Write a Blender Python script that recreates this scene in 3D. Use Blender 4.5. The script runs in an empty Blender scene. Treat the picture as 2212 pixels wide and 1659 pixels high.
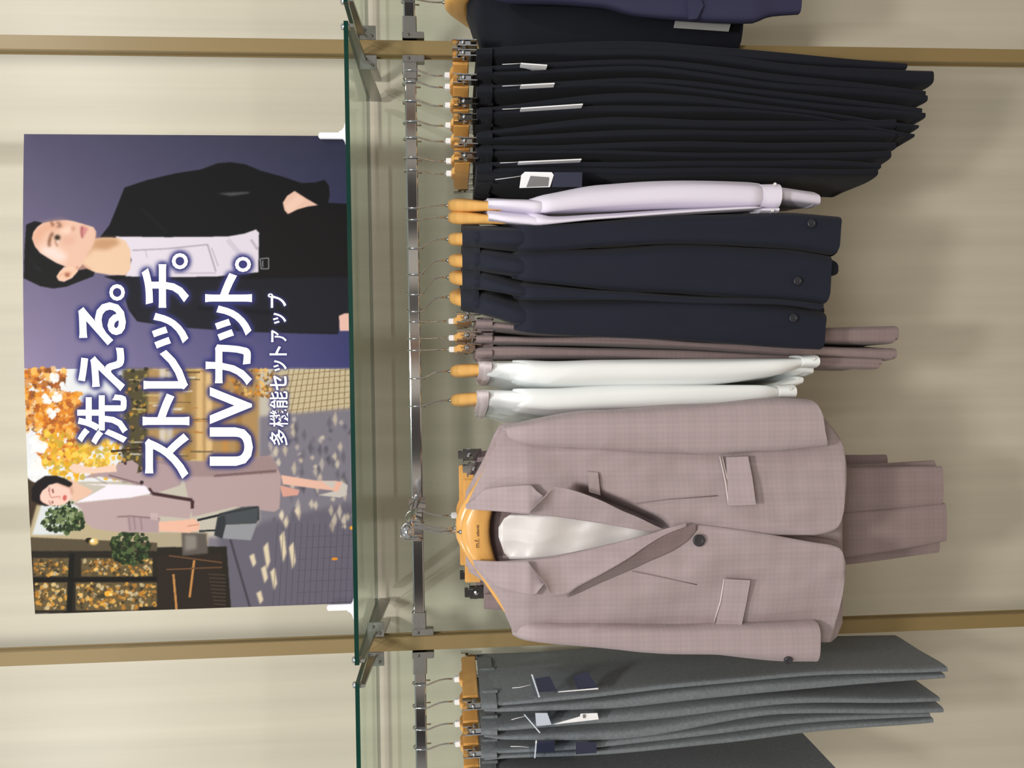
import bpy, bmesh, math, random
import numpy as np
from mathutils import Vector, Matrix, noise, geometry
random.seed(7)
C = bpy.context.scene.collection
SC = bpy.context.scene

# ------------------------------------------------------------------ camera
# A hand-held phone turned on its side: the scene's up points to the left of the frame.
W, H, FPX = 2212, 1659, 1800.0
EYE = 1.45                                   # eye height above the floor
PIT, ROLL, YAW, CX, DIST = .0737, -.0157, -.0145, -.0533, 1.696
_cy, _sy, _cp, _sp = math.cos(YAW), math.sin(YAW), math.cos(PIT), math.sin(PIT)
FWD = Vector((_sy*_cp, _cy*_cp, -_sp))
_R0 = Vector((_cy, -_sy, 0)); _U0 = _R0.cross(FWD)
RGT = _R0*math.cos(ROLL) + _U0*math.sin(ROLL)
UPV = _U0*math.cos(ROLL) - _R0*math.sin(ROLL)
CAM = Vector((CX, -DIST, EYE))
cd = bpy.data.cameras.new('camera'); co = bpy.data.objects.new('camera', cd); C.objects.link(co)
cd.sensor_fit = 'HORIZONTAL'; cd.sensor_width = 36; cd.lens = 36*FPX/W; cd.clip_start = .05; cd.clip_end = 60
m3 = Matrix((-UPV, RGT, -FWD)).transposed()
co.matrix_world = Matrix.Translation(CAM) @ m3.to_4x4()
SC.camera = co

def at(x, y, Y):
    """world point at distance Y from the wall (wall face is Y = 0) seen at photograph pixel x, y"""
    d = FWD + RGT*((829.5-y)/FPX) - UPV*((x-1106)/FPX)
    return CAM + d*((Y+DIST)/d.y)

# ------------------------------------------------------------------ light
wd = bpy.data.worlds.new('world'); SC.world = wd; wd.use_nodes = True
wd.node_tree.nodes['Background'].inputs[0].default_value = (1.0, .98, .95, 1)
wd.node_tree.nodes['Background'].inputs[1].default_value = .42
SC.view_settings.view_transform = 'Standard'; SC.view_settings.look = 'None'
SC.view_settings.gamma = 1; SC.view_settings.exposure = 0.0; SC.view_settings.use_curve_mapping = False
def spot(loc, target, power, size=.05, angle=75, blend=.6, col=(.95, .98, 1)):
    l = bpy.data.lights.new('spot_light', 'SPOT'); o = bpy.data.objects.new('spot_light', l); C.objects.link(o)
    l.energy = power; l.shadow_soft_size = size; l.spot_size = math.radians(angle); l.spot_blend = blend; l.color = col
    o.location = loc; o.rotation_euler = (Vector(target)-Vector(loc)).to_track_quat('-Z', 'Y').to_euler()
    return o
spot((1.10, -.95, 2.80), (.45, .1, 1.45), 24, .03, 110)
spot((-1.40, -.95, 2.80), (-.5, .1, 1.45), 24, .03, 110)
spot((-.10, -2.1, 2.80), (-.05, 0, 1.25), 115, .14, 95, col=(1, .965, .92))
al = bpy.data.lights.new('fill_area_light', 'AREA'); al.shape = 'RECTANGLE'; al.size = 3.2; al.size_y = 1.6; al.energy = 110; al.color = (1, .97, .93)  # added soft fill, brightens the rail's reflections and the garment fronts
ao = bpy.data.objects.new('fill_area_light', al); C.objects.link(ao); ao.location = (0, -3.9, 2.85)

# ------------------------------------------------------------------ materials
def lin(c):
    return tuple(((v/255)/12.92 if v/255 <= .04045 else ((v/255+.055)/1.055)**2.4) for v in c[:3]) + (1,)
def mat(name, col, rough=.6, metal=0., spec=.5, bump=0., bscale=300., var=0., vscale=(6, 6, 6), sheen=0.):
    m = bpy.data.materials.new(name); m.use_nodes = True; nt = m.node_tree; b = nt.nodes['Principled BSDF']
    b.inputs['Base Color'].default_value = lin(col); b.inputs['Roughness'].default_value = rough
    b.inputs['Metallic'].default_value = metal; b.inputs['Specular IOR Level'].default_value = spec
    if sheen: b.inputs['Sheen Weight'].default_value = sheen; b.inputs['Sheen Roughness'].default_value = .5
    tc = nt.nodes.new('ShaderNodeTexCoord')
    if var:
        mp = nt.nodes.new('ShaderNodeMapping'); mp.inputs['Scale'].default_value = vscale
        n = nt.nodes.new('ShaderNodeTexNoise'); n.inputs['Scale'].default_value = 1; n.inputs['Detail'].default_value = 5
        r = nt.nodes.new('ShaderNodeMixRGB'); r.inputs[1].default_value = lin([max(0, v*(1-var)) for v in col]); r.inputs[2].default_value = lin([min(255, v*(1+var)) for v in col])
        nt.links.new(tc.outputs['Object'], mp.inputs[0]); nt.links.new(mp.outputs[0], n.inputs['Vector'])
        nt.links.new(n.outputs[0], r.inputs[0]); nt.links.new(r.outputs[0], b.inputs['Base Color'])
    if bump:
        n = nt.nodes.new('ShaderNodeTexNoise'); n.inputs['Scale'].default_value = bscale; n.inputs['Detail'].default_value = 2
        bp = nt.nodes.new('ShaderNodeBump'); bp.inputs['Strength'].default_value = bump; bp.inputs['Distance'].default_value = .001
        nt.links.new(tc.outputs['Object'], n.inputs['Vector']); nt.links.new(n.outputs[0], bp.inputs['Height']); nt.links.new(bp.outputs[0], b.inputs['Normal'])
    return m
def checked(name, col, amt):
    """fine self-coloured check: two crossed wave textures over the ground colour"""
    m = mat(name, col, .85, bump=.25, bscale=900, sheen=.15, spec=.2); nt = m.node_tree; b = nt.nodes['Principled BSDF']
    tc = nt.nodes.new('ShaderNodeTexCoord'); prev = None
    base = nt.nodes.new('ShaderNodeRGB'); base.outputs[0].default_value = lin(col); cur = base.outputs[0]
    for ax, sc in (('X', 9.), ('Z', 9.), ('X', 34.), ('Z', 34.)):
        w = nt.nodes.new('ShaderNodeTexWave'); w.bands_direction = ax; w.inputs['Scale'].default_value = sc; w.inputs['Distortion'].default_value = .6; w.inputs['Detail'].default_value = 1
        nt.links.new(tc.outputs['Object'], w.inputs['Vector'])
        rp = nt.nodes.new('ShaderNodeValToRGB'); rp.color_ramp.elements[0].position = .35; rp.color_ramp.elements[1].position = .75
        rp.color_ramp.elements[0].color = (1-amt, 1-amt, 1-amt, 1); rp.color_ramp.elements[1].color = (1+amt*.6, 1+amt*.6, 1+amt*.6, 1)
        nt.links.new(w.outputs[1], rp.inputs[0])
        mx = nt.nodes.new('ShaderNodeMixRGB'); mx.blend_type = 'MULTIPLY'; mx.inputs[0].default_value = 1
        nt.links.new(cur, mx.inputs[1]); nt.links.new(rp.outputs[0], mx.inputs[2]); cur = mx.outputs[0]
    nt.links.new(cur, b.inputs['Base Color']); return m
M = {}
M['wall'] = mat('wall_paper', (205, 199, 181), .42, spec=.35, bump=.08, bscale=40, var=.075, vscale=(26, 1, .5))
M['post'] = mat('post_paint', (140, 120, 78), .45, var=.04, vscale=(3, 3, 3))
M['floor'] = mat('floor_tile', (170, 155, 135), .4, var=.1, vscale=(2, 2, 2))
M['shop'] = mat('shop_wall', (205, 198, 188), .8, var=.06)
M['shopdark'] = mat('shop_dark', (52, 48, 47), .7, var=.1)
M['shopwood'] = mat('shop_wood', (120, 84, 60), .6, var=.15, vscale=(1, 1, 12))
M['chrome'] = mat('chrome', (205, 207, 210), .09, 1., bump=.02, bscale=30)
M['steel'] = mat('brushed_steel', (168, 168, 164), .32, 1., bump=.1, bscale=200)
M['screw'] = mat('screw_steel', (120, 118, 112), .35, 1., bump=.1)
M['wood'] = mat('lacquered_wood', (224, 170, 96), .25, spec=.5, var=.09, vscale=(8, 8, 60), bump=.03)
M['white_plastic'] = mat('white_plastic', (244, 246, 250), .35, var=.02)
M['clear_plastic'] = None
M['navy'] = mat('navy_wool', (30, 33, 46), .85, bump=.35, bscale=700, var=.08, vscale=(30, 30, 8), spec=.25, sheen=.05)
M['black'] = mat('black_wool', (22, 25, 34), .85, bump=.35, bscale=700, var=.1, vscale=(30, 30, 6), spec=.25, sheen=.04)
M['navy2'] = mat('blue_navy_wool', (50, 50, 76), .8, bump=.35, bscale=600, var=.08, vscale=(20, 20, 6), spec=.3)
M['grey'] = mat('charcoal_flannel', (116, 122, 126), .9, bump=.5, bscale=500, var=.16, vscale=(160, 160, 160), spec=.15, sheen=.1)
M['lav'] = mat('lavender_crepe', (226, 221, 236), .75, bump=.1, bscale=900, var=.02, spec=.25)
M['white'] = mat('white_crepe', (240, 244, 244), .75, bump=.1, bscale=900, var=.02, spec=.25)
M['neck'] = mat('pale_mauve_crepe', (205, 192, 194), .8, bump=.1, var=.03)
M['mauve'] = checked('mauve_check', (168, 153, 155), .02)
M['mauve_d'] = checked('mauve_trouser_check', (146, 129, 129), .02)
M['under'] = checked('mauve_shade_and_seam', (138, 121, 121), .02)  # mauve darkened for shade below the lapel and at the neck; also seams
M['lining'] = mat('satin_lining', (216, 212, 210), .3, spec=.5, bump=.25, bscale=25, var=.04)
M['button'] = mat('dark_button', (52, 52, 56), .3, var=.25, vscale=(300, 300, 300))
M['nbutton'] = mat('navy_button', (40, 42, 50), .25, var=.2, vscale=(300, 300, 300))
M['pearl'] = mat('pearl_button', (235, 232, 230), .2, var=.05)
M['thread'] = mat('piping_thread', (222, 212, 208), .7, var=.03)
M['tagpaper'] = mat('tag_paper', (240, 240, 242), .6, var=.02)
M['tagnavy'] = mat('tag_navy_card', (40, 44, 66), .5, var=.05)
M['taggrey'] = mat('tag_grey_card', (150, 152, 150), .6, var=.05)
M['ink'] = mat('brown_print', (120, 84, 48), .5, var=.05)
M['inkgrey'] = mat('grey_print', (120, 120, 122), .6, var=.05)
M['textwhite'] = mat('white_print', (246, 249, 255), .5, var=.01)
M['board'] = mat('poster_foam_board', (235, 233, 228), .7, var=.02)
def glassy(name, tint, refl):
    m = bpy.data.materials.new(name); m.use_nodes = True; nt = m.node_tree; nt.nodes.clear()
    out = nt.nodes.new('ShaderNodeOutputMaterial'); mx = nt.nodes.new('ShaderNodeMixShader')
    t = nt.nodes.new('ShaderNodeBsdfTransparent'); t.inputs[0].default_value = tint
    g = nt.nodes.new('ShaderNodeBsdfGlossy'); g.inputs['Roughness'].default_value = .04; g.inputs[0].default_value = (.9, .95, .92, 1)
    fr = nt.nodes.new('ShaderNodeFresnel'); fr.inputs[0].default_value = refl
    ge = nt.nodes.new('ShaderNodeNewGeometry'); k = nt.nodes.new('ShaderNodeMath'); k.operation = 'SUBTRACT'; k.inputs[0].default_value = 1; nt.links.new(ge.outputs['Backfacing'], k.inputs[1])
    k2 = nt.nodes.new('ShaderNodeMath'); k2.operation = 'MULTIPLY'; nt.links.new(fr.outputs[0], k2.inputs[0]); nt.links.new(k.outputs[0], k2.inputs[1])
    nt.links.new(k2.outputs[0], mx.inputs[0]); nt.links.new(t.outputs[0], mx.inputs[1]); nt.links.new(g.outputs[0], mx.inputs[2]); nt.links.new(mx.outputs[0], out.inputs[0])
    return m
M['glass'] = glassy('shelf_glass', (.90, .955, .915, 1), 1.45)
M['glass_edge'] = mat('glass_edge', (8, 52, 44), .15, var=.2, vscale=(4, 4, 4))
M['clear_plastic'] = glassy('clear_sleeve', (.90, .92, .95, 1), 1.5)

# ------------------------------------------------------------------ object helpers
def tag(o, label, cat, group=None):
    o['label'] = label; o['category'] = cat
    if group: o['group'] = group
    return o
def thing(name, label, cat, loc=(0, 0, 0), group=None, rot=None):
    o = bpy.data.objects.new(name, None); C.objects.link(o); o.location = loc; o.empty_display_size = .02
    if rot is not None: o.rotation_euler = rot
    return tag(o, label, cat, group)
def mk(name, verts, faces, m, parent=None, smooth=True, local=False, label=None, mats=None, fmat=None):
    """one mesh object; verts are world points unless local, and are stored relative to the root thing"""
    off = Vector((0, 0, 0)); p = parent
    if not local:
        while p is not None: off += Vector(p.location); p = p.parent
    me = bpy.data.meshes.new(name)
    me.from_pydata([tuple(Vector(v)-off) for v in verts], [], faces)
    for mm in (mats or [m]): me.materials.append(mm)
    if fmat: me.polygons.foreach_set('material_index', fmat)
    bm = bmesh.new(); bm.from_mesh(me); bmesh.ops.recalc_face_normals(bm, faces=bm.faces); bm.to_mesh(me); bm.free()
    if smooth: me.polygons.foreach_set('use_smooth', [True]*len(me.polygons))
    o = bpy.data.objects.new(name, me); C.objects.link(o)
    if parent is not None: o.parent = parent
    if label: o['label'] = label
    return o
def box_vf(lo, hi, bev=0):
    (a, b, c), (d, e, f) = lo, hi
    v = [(a, b, c), (d, b, c), (d, e, c), (a, e, c), (a, b, f), (d, b, f), (d, e, f), (a, e, f)]
    return v, [(0, 3, 2, 1), (4, 5, 6, 7), (0, 1, 5, 4), (1, 2, 6, 5), (2, 3, 7, 6), (3, 0, 4, 7)]
def box(name, lo, hi, m, parent=None, local=False, bev=0., label=None):
    v, f = box_vf([min(a, b) for a, b in zip(lo, hi)], [max(a, b) for a, b in zip(lo, hi)])
    o = mk(name, v, f, m, parent, smooth=False, local=local, label=label)
    if bev: bevel(o, bev)
    return o
def bevel(o, w, seg=2):
    me = o.data; bm = bmesh.new(); bm.from_mesh(me)
    bmesh.ops.bevel(bm, geom=list(bm.edges), offset=w, segments=seg, affect='EDGES', clamp_overlap=True)
    bm.to_mesh(me); bm.free()
def tube_vf(pts, r, n=8):
    pts = [Vector(p) for p in pts]; vs = []; fs = []; prev = None
    for i, p in enumerate(pts):
        t = (pts[min(i+1, len(pts)-1)]-pts[max(i-1, 0)]).normalized()
        if prev is None: a = t.orthogonal().normalized()
        else: a = (prev - t*prev.dot(t)).normalized()
        prev = a; b = t.cross(a); rr = r[i] if isinstance(r, (list, tuple)) else r
        vs += [p + (a*math.cos(2*math.pi*k/n) + b*math.sin(2*math.pi*k/n))*rr for k in range(n)]
    for i in range(len(pts)-1):
        for k in range(n): fs.append((i*n+k, i*n+(k+1) % n, (i+1)*n+(k+1) % n, (i+1)*n+k))
    fs.append(tuple(range(n-1, -1, -1))); fs.append(tuple(range((len(pts)-1)*n, len(pts)*n)))
    return vs, fs
def tube(name, pts, r, m, parent=None, n=8, local=False, label=None):
    v, f = tube_vf(pts, r, n); return mk(name, v, f, m, parent, True, local, label)
def join_vf(parts):
    V = []; F = []
    for v, f in parts:
        o = len(V); V += list(v); F += [tuple(i+o for i in q) for q in f]
    return V, F
def lathe_vf(prof, c, axis, n=20):
    """prof: (radius, distance along axis)"""
    ax = Vector(axis).normalized(); a = ax.orthogonal().normalized(); b = ax.cross(a); V = []; F = []
    for r, h in prof: V += [Vector(c)+ax*h+(a*math.cos(2*math.pi*k/n)+b*math.sin(2*math.pi*k/n))*r for k in range(n)]
    for i in range(len(prof)-1):
        for k in range(n): F.append((i*n+k, i*n+(k+1) % n, (i+1)*n+(k+1) % n, (i+1)*n+k))
    F.append(tuple(range(n-1, -1, -1))); F.append(tuple(range((len(prof)-1)*n, len(prof)*n)))
    return V, F
def crom(st, x):
    """smooth interpolation of the rows of st (first column is the parameter)"""
    st = np.asarray(st, float); n = len(st); i = int(np.clip(np.searchsorted(st[:, 0], x)-1, 0, n-2))
    a, b = st[i], st[i+1]; h = b[0]-a[0]; t = (x-a[0])/h if h else 0
    def slope(k):
        if k == 0: return (st[1]-st[0])/(st[1, 0]-st[0, 0])
        if k == n-1: return (st[-1]-st[-2])/(st[-1, 0]-st[-2, 0])
        d0 = (st[k]-st[k-1])/max(1e-6, st[k, 0]-st[k-1, 0]); d1 = (st[k+1]-st[k])/max(1e-6, st[k+1, 0]-st[k, 0])
        return np.where(d0*d1 > 0, 2*d0*d1/np.where(d0+d1 == 0, 1, d0+d1), 0)
    m0, m1 = slope(i)*h, slope(i+1)*h; t2, t3 = t*t, t*t*t
    return a*(2*t3-3*t2+1)+m0*(t3-2*t2+t)+b*(-2*t3+3*t2)+m1*(t3-t2)
def loft(name, st, m, parent, n=26, p=2.6, step=14, amp=.003, freq=(14, 5), seed=0, crimp=None, label=None, tilt=(0, 0), yaw=0.):
    """closed cloth tube. st rows: x, ya, yb (front strip in the photograph), Yf, Yb (front and back distance from wall)"""
    st = sorted(st); x0, x1 = st[0][0], st[-1][0]; k = max(2, int((x1-x0)/step)); V = []; F = []
    for i in range(k+1):
        x, ya, yb, Yf, Yb = crom(st, x0+(x1-x0)*i/k)
        a, b = at(x, ya, Yf), at(x, yb, Yf); c = (a+b)/2; hw = abs(a.x-b.x)/2; cy = (Yf+Yb)/2; hd = abs(Yb-Yf)/2
        ph = seed*3.7
        for j in range(n):
            th = 2*math.pi*j/n; cs, sn = math.cos(th), math.sin(th)
            X = c.x + hw*math.copysign(abs(cs)**(2/p), cs); Y = cy + hd*math.copysign(abs(sn)**(2/p), sn)
            d = amp*2*noise.noise(Vector((Y*freq[0]+ph, c.z*freq[1]+ph, seed+.3)))*min(1, i/3+.2)
            if crimp: d += crimp[0]*math.sin(j*2*math.pi/n*crimp[1]+c.z*9)*cs
            zt = (tilt[0]*(1+cs)/2+tilt[1]*(1-cs)/2)*(Yf+DIST)/FPX*(i/k)**8
            V.append((X+d+yaw*(Y-Yf), Y, c.z - zt + (.3*d if i == k else 0)))
    for i in range(k):
        for j in range(n): F.append((i*n+j, i*n+(j+1) % n, (i+1)*n+(j+1) % n, (i+1)*n+j))
    top = V[:n]; end = V[k*n:]; o = len(V); V += top; F.append(tuple(range(o+n-1, o-1, -1)))
    ctr = sum((Vector(q) for q in end), Vector())/n
    lip = [Vector(q)+(ctr-Vector(q))*(.0025/max(.004, (ctr-Vector(q)).length)) for q in end]; inn = [q+Vector((0, 0, .012)) for q in lip]
    o = len(V); V += end; V += lip; F += [(o+j, o+(j+1) % n, o+n+(j+1) % n, o+n+j) for j in range(n)]
    o = len(V); V += lip; V += inn; F += [(o+j, o+(j+1) % n, o+n+(j+1) % n, o+n+j) for j in range(n)]; F.append(tuple(range(o+n, o+2*n)))
    return mk(name, V, F, m, parent, True, label=label)
def patch(name, st, Yfun, m, parent, nc=18, step=12, th=.004, label=None, frac=False):
    """cloth panel. st rows: x, ya, yb; Yfun(x, y) gives the distance from the wall; th is the cloth thickness"""
    st = sorted(st); x0, x1 = st[0][0], st[-1][0]; k = max(2, int((x1-x0)/step)); V = []; F = []
    for lay in (0, 1):
        for i in range(k+1):
            x, ya, yb = crom(st, x0+(x1-x0)*i/k)
            for j in range(nc+1):
                y = ya+(yb-ya)*j/nc; q = at(x, y, Yfun(x, y, j/nc) if frac else Yfun(x, y)); q.y += th*lay; V.append(q)
    N = (k+1)*(nc+1); I = lambda l, i, j: l*N+i*(nc+1)+j
    for i in range(k):
        for j in range(nc):
            F.append((I(0, i, j), I(0, i, j+1), I(0, i+1, j+1), I(0, i+1, j))); F.append((I(1, i, j), I(1, i+1, j), I(1, i+1, j+1), I(1, i, j+1)))
    for i in range(k):
        for j in (0, nc): F.append((I(0, i, j), I(0, i+1, j), I(1, i+1, j), I(1, i, j)))
    for j in range(nc):
        for i in (0, k): F.append((I(0, i, j), I(1, i, j), I(1, i, j+1), I(0, i, j+1)))
    return mk(name, V, F, m, parent, True, label=label)
def sheet(name, pts, m, parent, th=.004, label=None, smooth=False):
    """flat-ish polygon piece; pts are x, y, Y"""
    P = [at(*q) for q in pts]; n = len(P)
    tr = geometry.tessellate_polygon([[Vector((q.x, q.z, 0)) for q in P]])
    V = P+[q+Vector((0, th, 0)) for q in P]
    F = [tuple(t) for t in tr]+[tuple(i+n for i in reversed(t)) for t in tr]+[(i, (i+1) % n, (i+1) % n+n, i+n) for i in range(n)]
    return mk(name, V, F, m, parent, smooth, label=label)
def button(name, x, y, Y, rpx, m, parent, normal=(0, -1, 0)):
    c = at(x, y, Y); r = rpx*(Y+DIST)/FPX
    v, f = lathe_vf([(r*.9, -.001), (r, .001), (r, .003), (r*.8, .0042), (r*.62, .003), (r*.3, .0026)], c, normal, 20)
    return mk(name, v, f, m, parent, True)

# ------------------------------------------------------------------ the setting
def struct(o): o['kind'] = 'structure'; return o
WALLY = .28                                  # the wall stands behind the row of slot posts (posts at Y = 0)
wall = box('wall_back', (-2.4, WALLY, 0), (2.4, WALLY+.05, 2.9), M['wall']); tag(wall, 'cream vertically streaked shop wall behind the rail', 'wall'); struct(wall)
for i, X in enumerate((.6, -.6)):
    t = thing('trim_%d' % (i+1), ['tan upright slot post behind the black trousers', 'tan upright slot post between mauve jacket and grey trousers'][i], 'post', (X, 0, 0)); struct(t)
    box('channel', (X-.0145, -.006, 0), (X+.0145, .012, 2.9), M['post'], t, bev=.0012)
    box('lip', (X-.0165, .0121, 0), (X+.0165, .0145, 2.9), M['post'], t)
fl = box('floor', (-3.8, -6.2, -.04), (3.8, .33, 0), M['floor']); tag(fl, 'shop floor below the frame', 'floor'); struct(fl)
wf = thing('wall_front', 'far shop wall behind the viewer', 'wall', (0, -6.1, 0)); struct(wf)
box('wall_core', (-3.8, -6.2, 0), (3.8, -6.1, 2.9), M['shop'], wf)
for a, b, mm in ((-3.6, -3.1, 'shopdark'), (-2.7, -2.45, 'shopwood'), (-2.2, -1.5, 'shopdark'), (-1.25, -1.1, 'shopwood'), (-.9, -.3, 'shopdark'), (.05, .3, 'shopwood'), (.45, .75, 'shopdark'), (1.2, 1.8, 'shopdark'), (2.2, 2.4, 'shopwood'), (2.9, 3.5, 'shopdark')):
    box('reflection_panel', (a, -6.098, .02), (b, -6.05, 2.6), M[mm], wf, bev=.01)  # unseen panels added as dark patches for the chrome rail to reflect

# ------------------------------------------------------------------ glass shelves, brackets, rail
ZS = EYE+.1777
def glass_shelf(x0, x1, label):
    lo, hi = (x0, -.17, ZS-.004), (x1, .235, ZS+.004)
    v, f = box_vf(lo, hi)
    o = mk('glass_shelf', v, f, None, None, smooth=False, mats=[M['glass'], M['glass_edge']], fmat=[0, 0, 1, 1, 1, 1])
    me = o.data; bm = bmesh.new(); bm.from_mesh(me); bm.to_mesh(me); bm.free()
    for p in me.polygons: p.material_index = 0 if abs(p.normal.z) > .5 else 1
    return tag(o, label, 'shelf', 'glass shelves over the rail')
glass_shelf(-.583, .583, 'long green edged glass shelf carrying the big poster')
glass_shelf(.617, 1.75, 'glass shelf corner above the dark jackets, beyond the post')
glass_shelf(-1.75, -.617, 'empty glass shelf above the grey trousers')
def shelf_bracket(side, X, px, label):
    t = thing('shelf_bracket', label, 'bracket', (X, 0, ZS-.02), 'steel brackets under the glass shelves')
    v = [(X-.003, -.165, ZS-.0045), (X-.003, .25, ZS-.0045), (X-.003, .25, ZS-.030), (X-.003, -.165, ZS-.013)]
    w = [(a+.006, b, c) for a, b, c in v]
    mk('arm', v+w, [(0, 1, 2, 3), (7, 6, 5, 4), (0, 4, 5, 1), (1, 5, 6, 2), (2, 6, 7, 3), (3, 7, 4, 0)], M['steel'], t, smooth=False)
    (xa, ya), (xb, yb) = px; a, b = at(xa, ya, -.002), at(xb, yb, -.002)
    pl = box('side_plate', (min(a.x, b.x), -.003, b.z), (max(a.x, b.x), .001, a.z), M['steel'], t, bev=.0008)
    for q in (.3, .72):
        c = at(xa+(xb-xa)*(.35 if q < .5 else .75), ya+(yb-ya)*q, -.003)
        v, f = lathe_vf([(.0032, 0), (.0032, .0012), (.002, .002), (.0007, .0012)], c, (0, -1, 0), 12); mk('screw', v, f, M['screw'], pl)
    v, f = lathe_vf([(.006, -.007), (.006, .008), (.0045, .010)], (X, -.158, ZS), (0, 0, 1), 14); mk('glass_clamp', v, f, M['chrome'], t)
    return t
shelf_bracket(1, .577, ((777, 118), (814, 150)), 'steel shelf bracket holding the poster shelf by the black trousers')
shelf_bracket(1, .623, ((775, 55), (812, 86)), 'steel shelf bracket beyond the post at the frame edge, above the dark jackets')
shelf_bracket(-1, -.577, ((793, 1345), (830, 1376)), 'steel shelf bracket holding the poster shelf by the mauve jacket')
shelf_bracket(-1, -.623, ((790, 1410), (830, 1438)), 'steel shelf bracket of the empty shelf above the grey trousers')
RZ = (at(890, 60, 0).z + at(903, 1500, 0).z)/2
RH = .0118
rails = ((-.570, .570, 'chrome flat hanging rail carrying the jackets between the two posts'), (.630, 1.75, 'chrome rail stub beyond the post with the dark jackets'), (-1.75, -.630, 'chrome rail above the grey trousers'))
def rounded_bar(name, x0, x1, hy, hz, m, parent, r=.003, Yc=0, Zc=RZ):
    prof = []
    for cx, cz, a0 in ((hy-r, hz-r, 0), (-hy+r, hz-r, 90), (-hy+r, -hz+r, 180), (hy-r, -hz+r, 270)):
        for k in range(4):
            a = math.radians(a0+30*k); prof.append((cx+r*math.cos(a), cz+r*math.sin(a)))
    n = len(prof); V = [(x, Yc+a, Zc+b) for x in (x0, x1) for a, b in prof]
    F = [(i, (i+1) % n, (i+1) % n+n, i+n) for i in range(n)]+[tuple(range(n)), tuple(range(2*n-1, n-1, -1))]
    return mk(name, V, F, m, parent, False)
for a, b, l in rails:
    tag(rounded_bar('hanging_rail', a, b, .006, RH, M['chrome'], None), l, 'rail', 'chrome hanging rails')
for X, l, s in ((.6, 'steel rail holder clamped both sides of the post by the black trousers', 1), (-.6, 'steel rail holder clamped both sides of the post by the grey trousers', -1)):
    t = thing('rail_holder', l, 'bracket', (X, 0, RZ))
    for d in (-1, 1):
        a, b = sorted((X+d*.017, X+d*.062)); rounded_bar('sleeve', a, b, .0085, RH+.0025, M['steel'], t, .002)
        a, b = sorted((X+d*.017, X+d*.030)); pl = box('side_block', (a, -.012, RZ-RH-.017), (b, .008, RZ+RH+.003), M['steel'], t, bev=.0012)
        v, f = lathe_vf([(.0028, 0), (.0028, .0012), (.001, .0016)], ((a+b)/2, -.012, RZ+.002), (0, -1, 0), 12); mk('screw', v, f, M['screw'], pl)
# face-out arm that carries the front jacket
fx = at(900, 1134, -.25).x
t = thing('faceout_arm', 'short chrome face-out arm with rounded end, holding the front jacket', 'arm', (fx, 0, RZ))
tube('rod', [(fx, -.010, RZ+.002), (fx, -.10, RZ+.002), (fx, -.305, RZ+.004)], .0062, M['chrome'], t, 14)
v, f = lathe_vf([(.004, 0), (.0095, .003), (.0115, .009), (.0105, .015), (.006, .019), (.001, .0205)], (fx, -.301, RZ+.004), (0, -1, 0), 18); mk('end_knob', v, f, M['chrome'], t)
box('clamp', (fx-.012, -.0115, RZ-RH-.005), (fx+.012, .0095, RZ+RH+.005), M['chrome'], t, bev=.002)
tube('thumb_screw', [(fx-.016, -.012, RZ+.014), (fx-.028, -.018, RZ+.004), (fx-.034, -.020, RZ-.010)], .0022, M['chrome'], t, 8)

# ------------------------------------------------------------------ poster
PYc, PYe = -.150, -.132                       # the foam board bows a little towards the viewer
pa, pb = at(63, 290, PYe), at(66, 1327, PYe)
PX0, PX1 = pb.x, pa.x; PZ0 = ZS+.004; PZ1 = (pa.z+pb.z)/2
PW, PH = PX1-PX0, PZ1-PZ0
def bow(X):
    q = (X-(PX0+PX1)/2)/(PW/2); return PYc+(PYe-PYc)*q*q
def st_of(x, y):
    q = at(x, y, PYc)
    for _ in range(2): q = at(x, y, bow(q.x))
    return (q.x-PX0)/PW, (PZ1-q.z)/PH
GW, GH, SS = 690, 463, 2
CW, CH = GW*SS, GH*SS
img = np.zeros((CH, CW, 3), np.float32)
def cpt(x, y):
    s, t_ = st_of(x, y); return s*CW, t_*CH
YY, XX = np.mgrid[0:CH, 0:CW].astype(np.float32)
def mask_poly(P):
    P = np.array(P, np.float32); x0, y0 = np.floor(P.min(0)).astype(int)-1; x1, y1 = np.ceil(P.max(0)).astype(int)+2
    x0, y0 = max(0, x0), max(0, y0); x1, y1 = min(CW, x1), min(CH, y1)
    if x1 <= x0 or y1 <= y0: return None
    xs, ys = XX[y0:y1, x0:x1]+.5, YY[y0:y1, x0:x1]+.5; ins = np.zeros(xs.shape, bool); n = len(P)
    for i in range(n):
        (ax, ay), (bx, by) = P[i], P[(i+1) % n]
        if ay == by: continue
        c = ((ay > ys) != (by > ys)) & (xs < (bx-ax)*(ys-ay)/(by-ay)+ax); ins ^= c
    return (slice(y0, y1), slice(x0, x1)), ins.astype(np.float32)
def blur2(a, r):
    r = int(r)
    if r < 1: return a
    for ax in (0, 1):
        for _ in range(2):
            pd = [(0, 0)]*a.ndim; pd[ax] = (r+1, r); c = np.cumsum(np.pad(a, pd, mode='edge'), axis=ax)
            n = a.shape[ax]; hi = np.take(c, range(2*r+1, 2*r+1+n), axis=ax); lo_ = np.take(c, range(0, n), axis=ax); a = (hi-lo_)/(2*r+1)
    return a
def put(mk_, col, alpha=1., soft=0):
    if mk_ is None: return
    sl, a = mk_
    if soft:
        y0, y1 = max(0, sl[0].start-3*soft), min(CH, sl[0].stop+3*soft); x0, x1 = max(0, sl[1].start-3*soft), min(CW, sl[1].stop+3*soft)
        b = np.zeros((y1-y0, x1-x0), np.float32); b[sl[0].start-y0:sl[0].stop-y0, sl[1].start-x0:sl[1].stop-x0] = a
        sl, a = (slice(y0, y1), slice(x0, x1)), blur2(b, soft)
    a = (a*alpha)[..., None]; img[sl] = img[sl]*(1-a)+np.array(col, np.float32)*a
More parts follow.
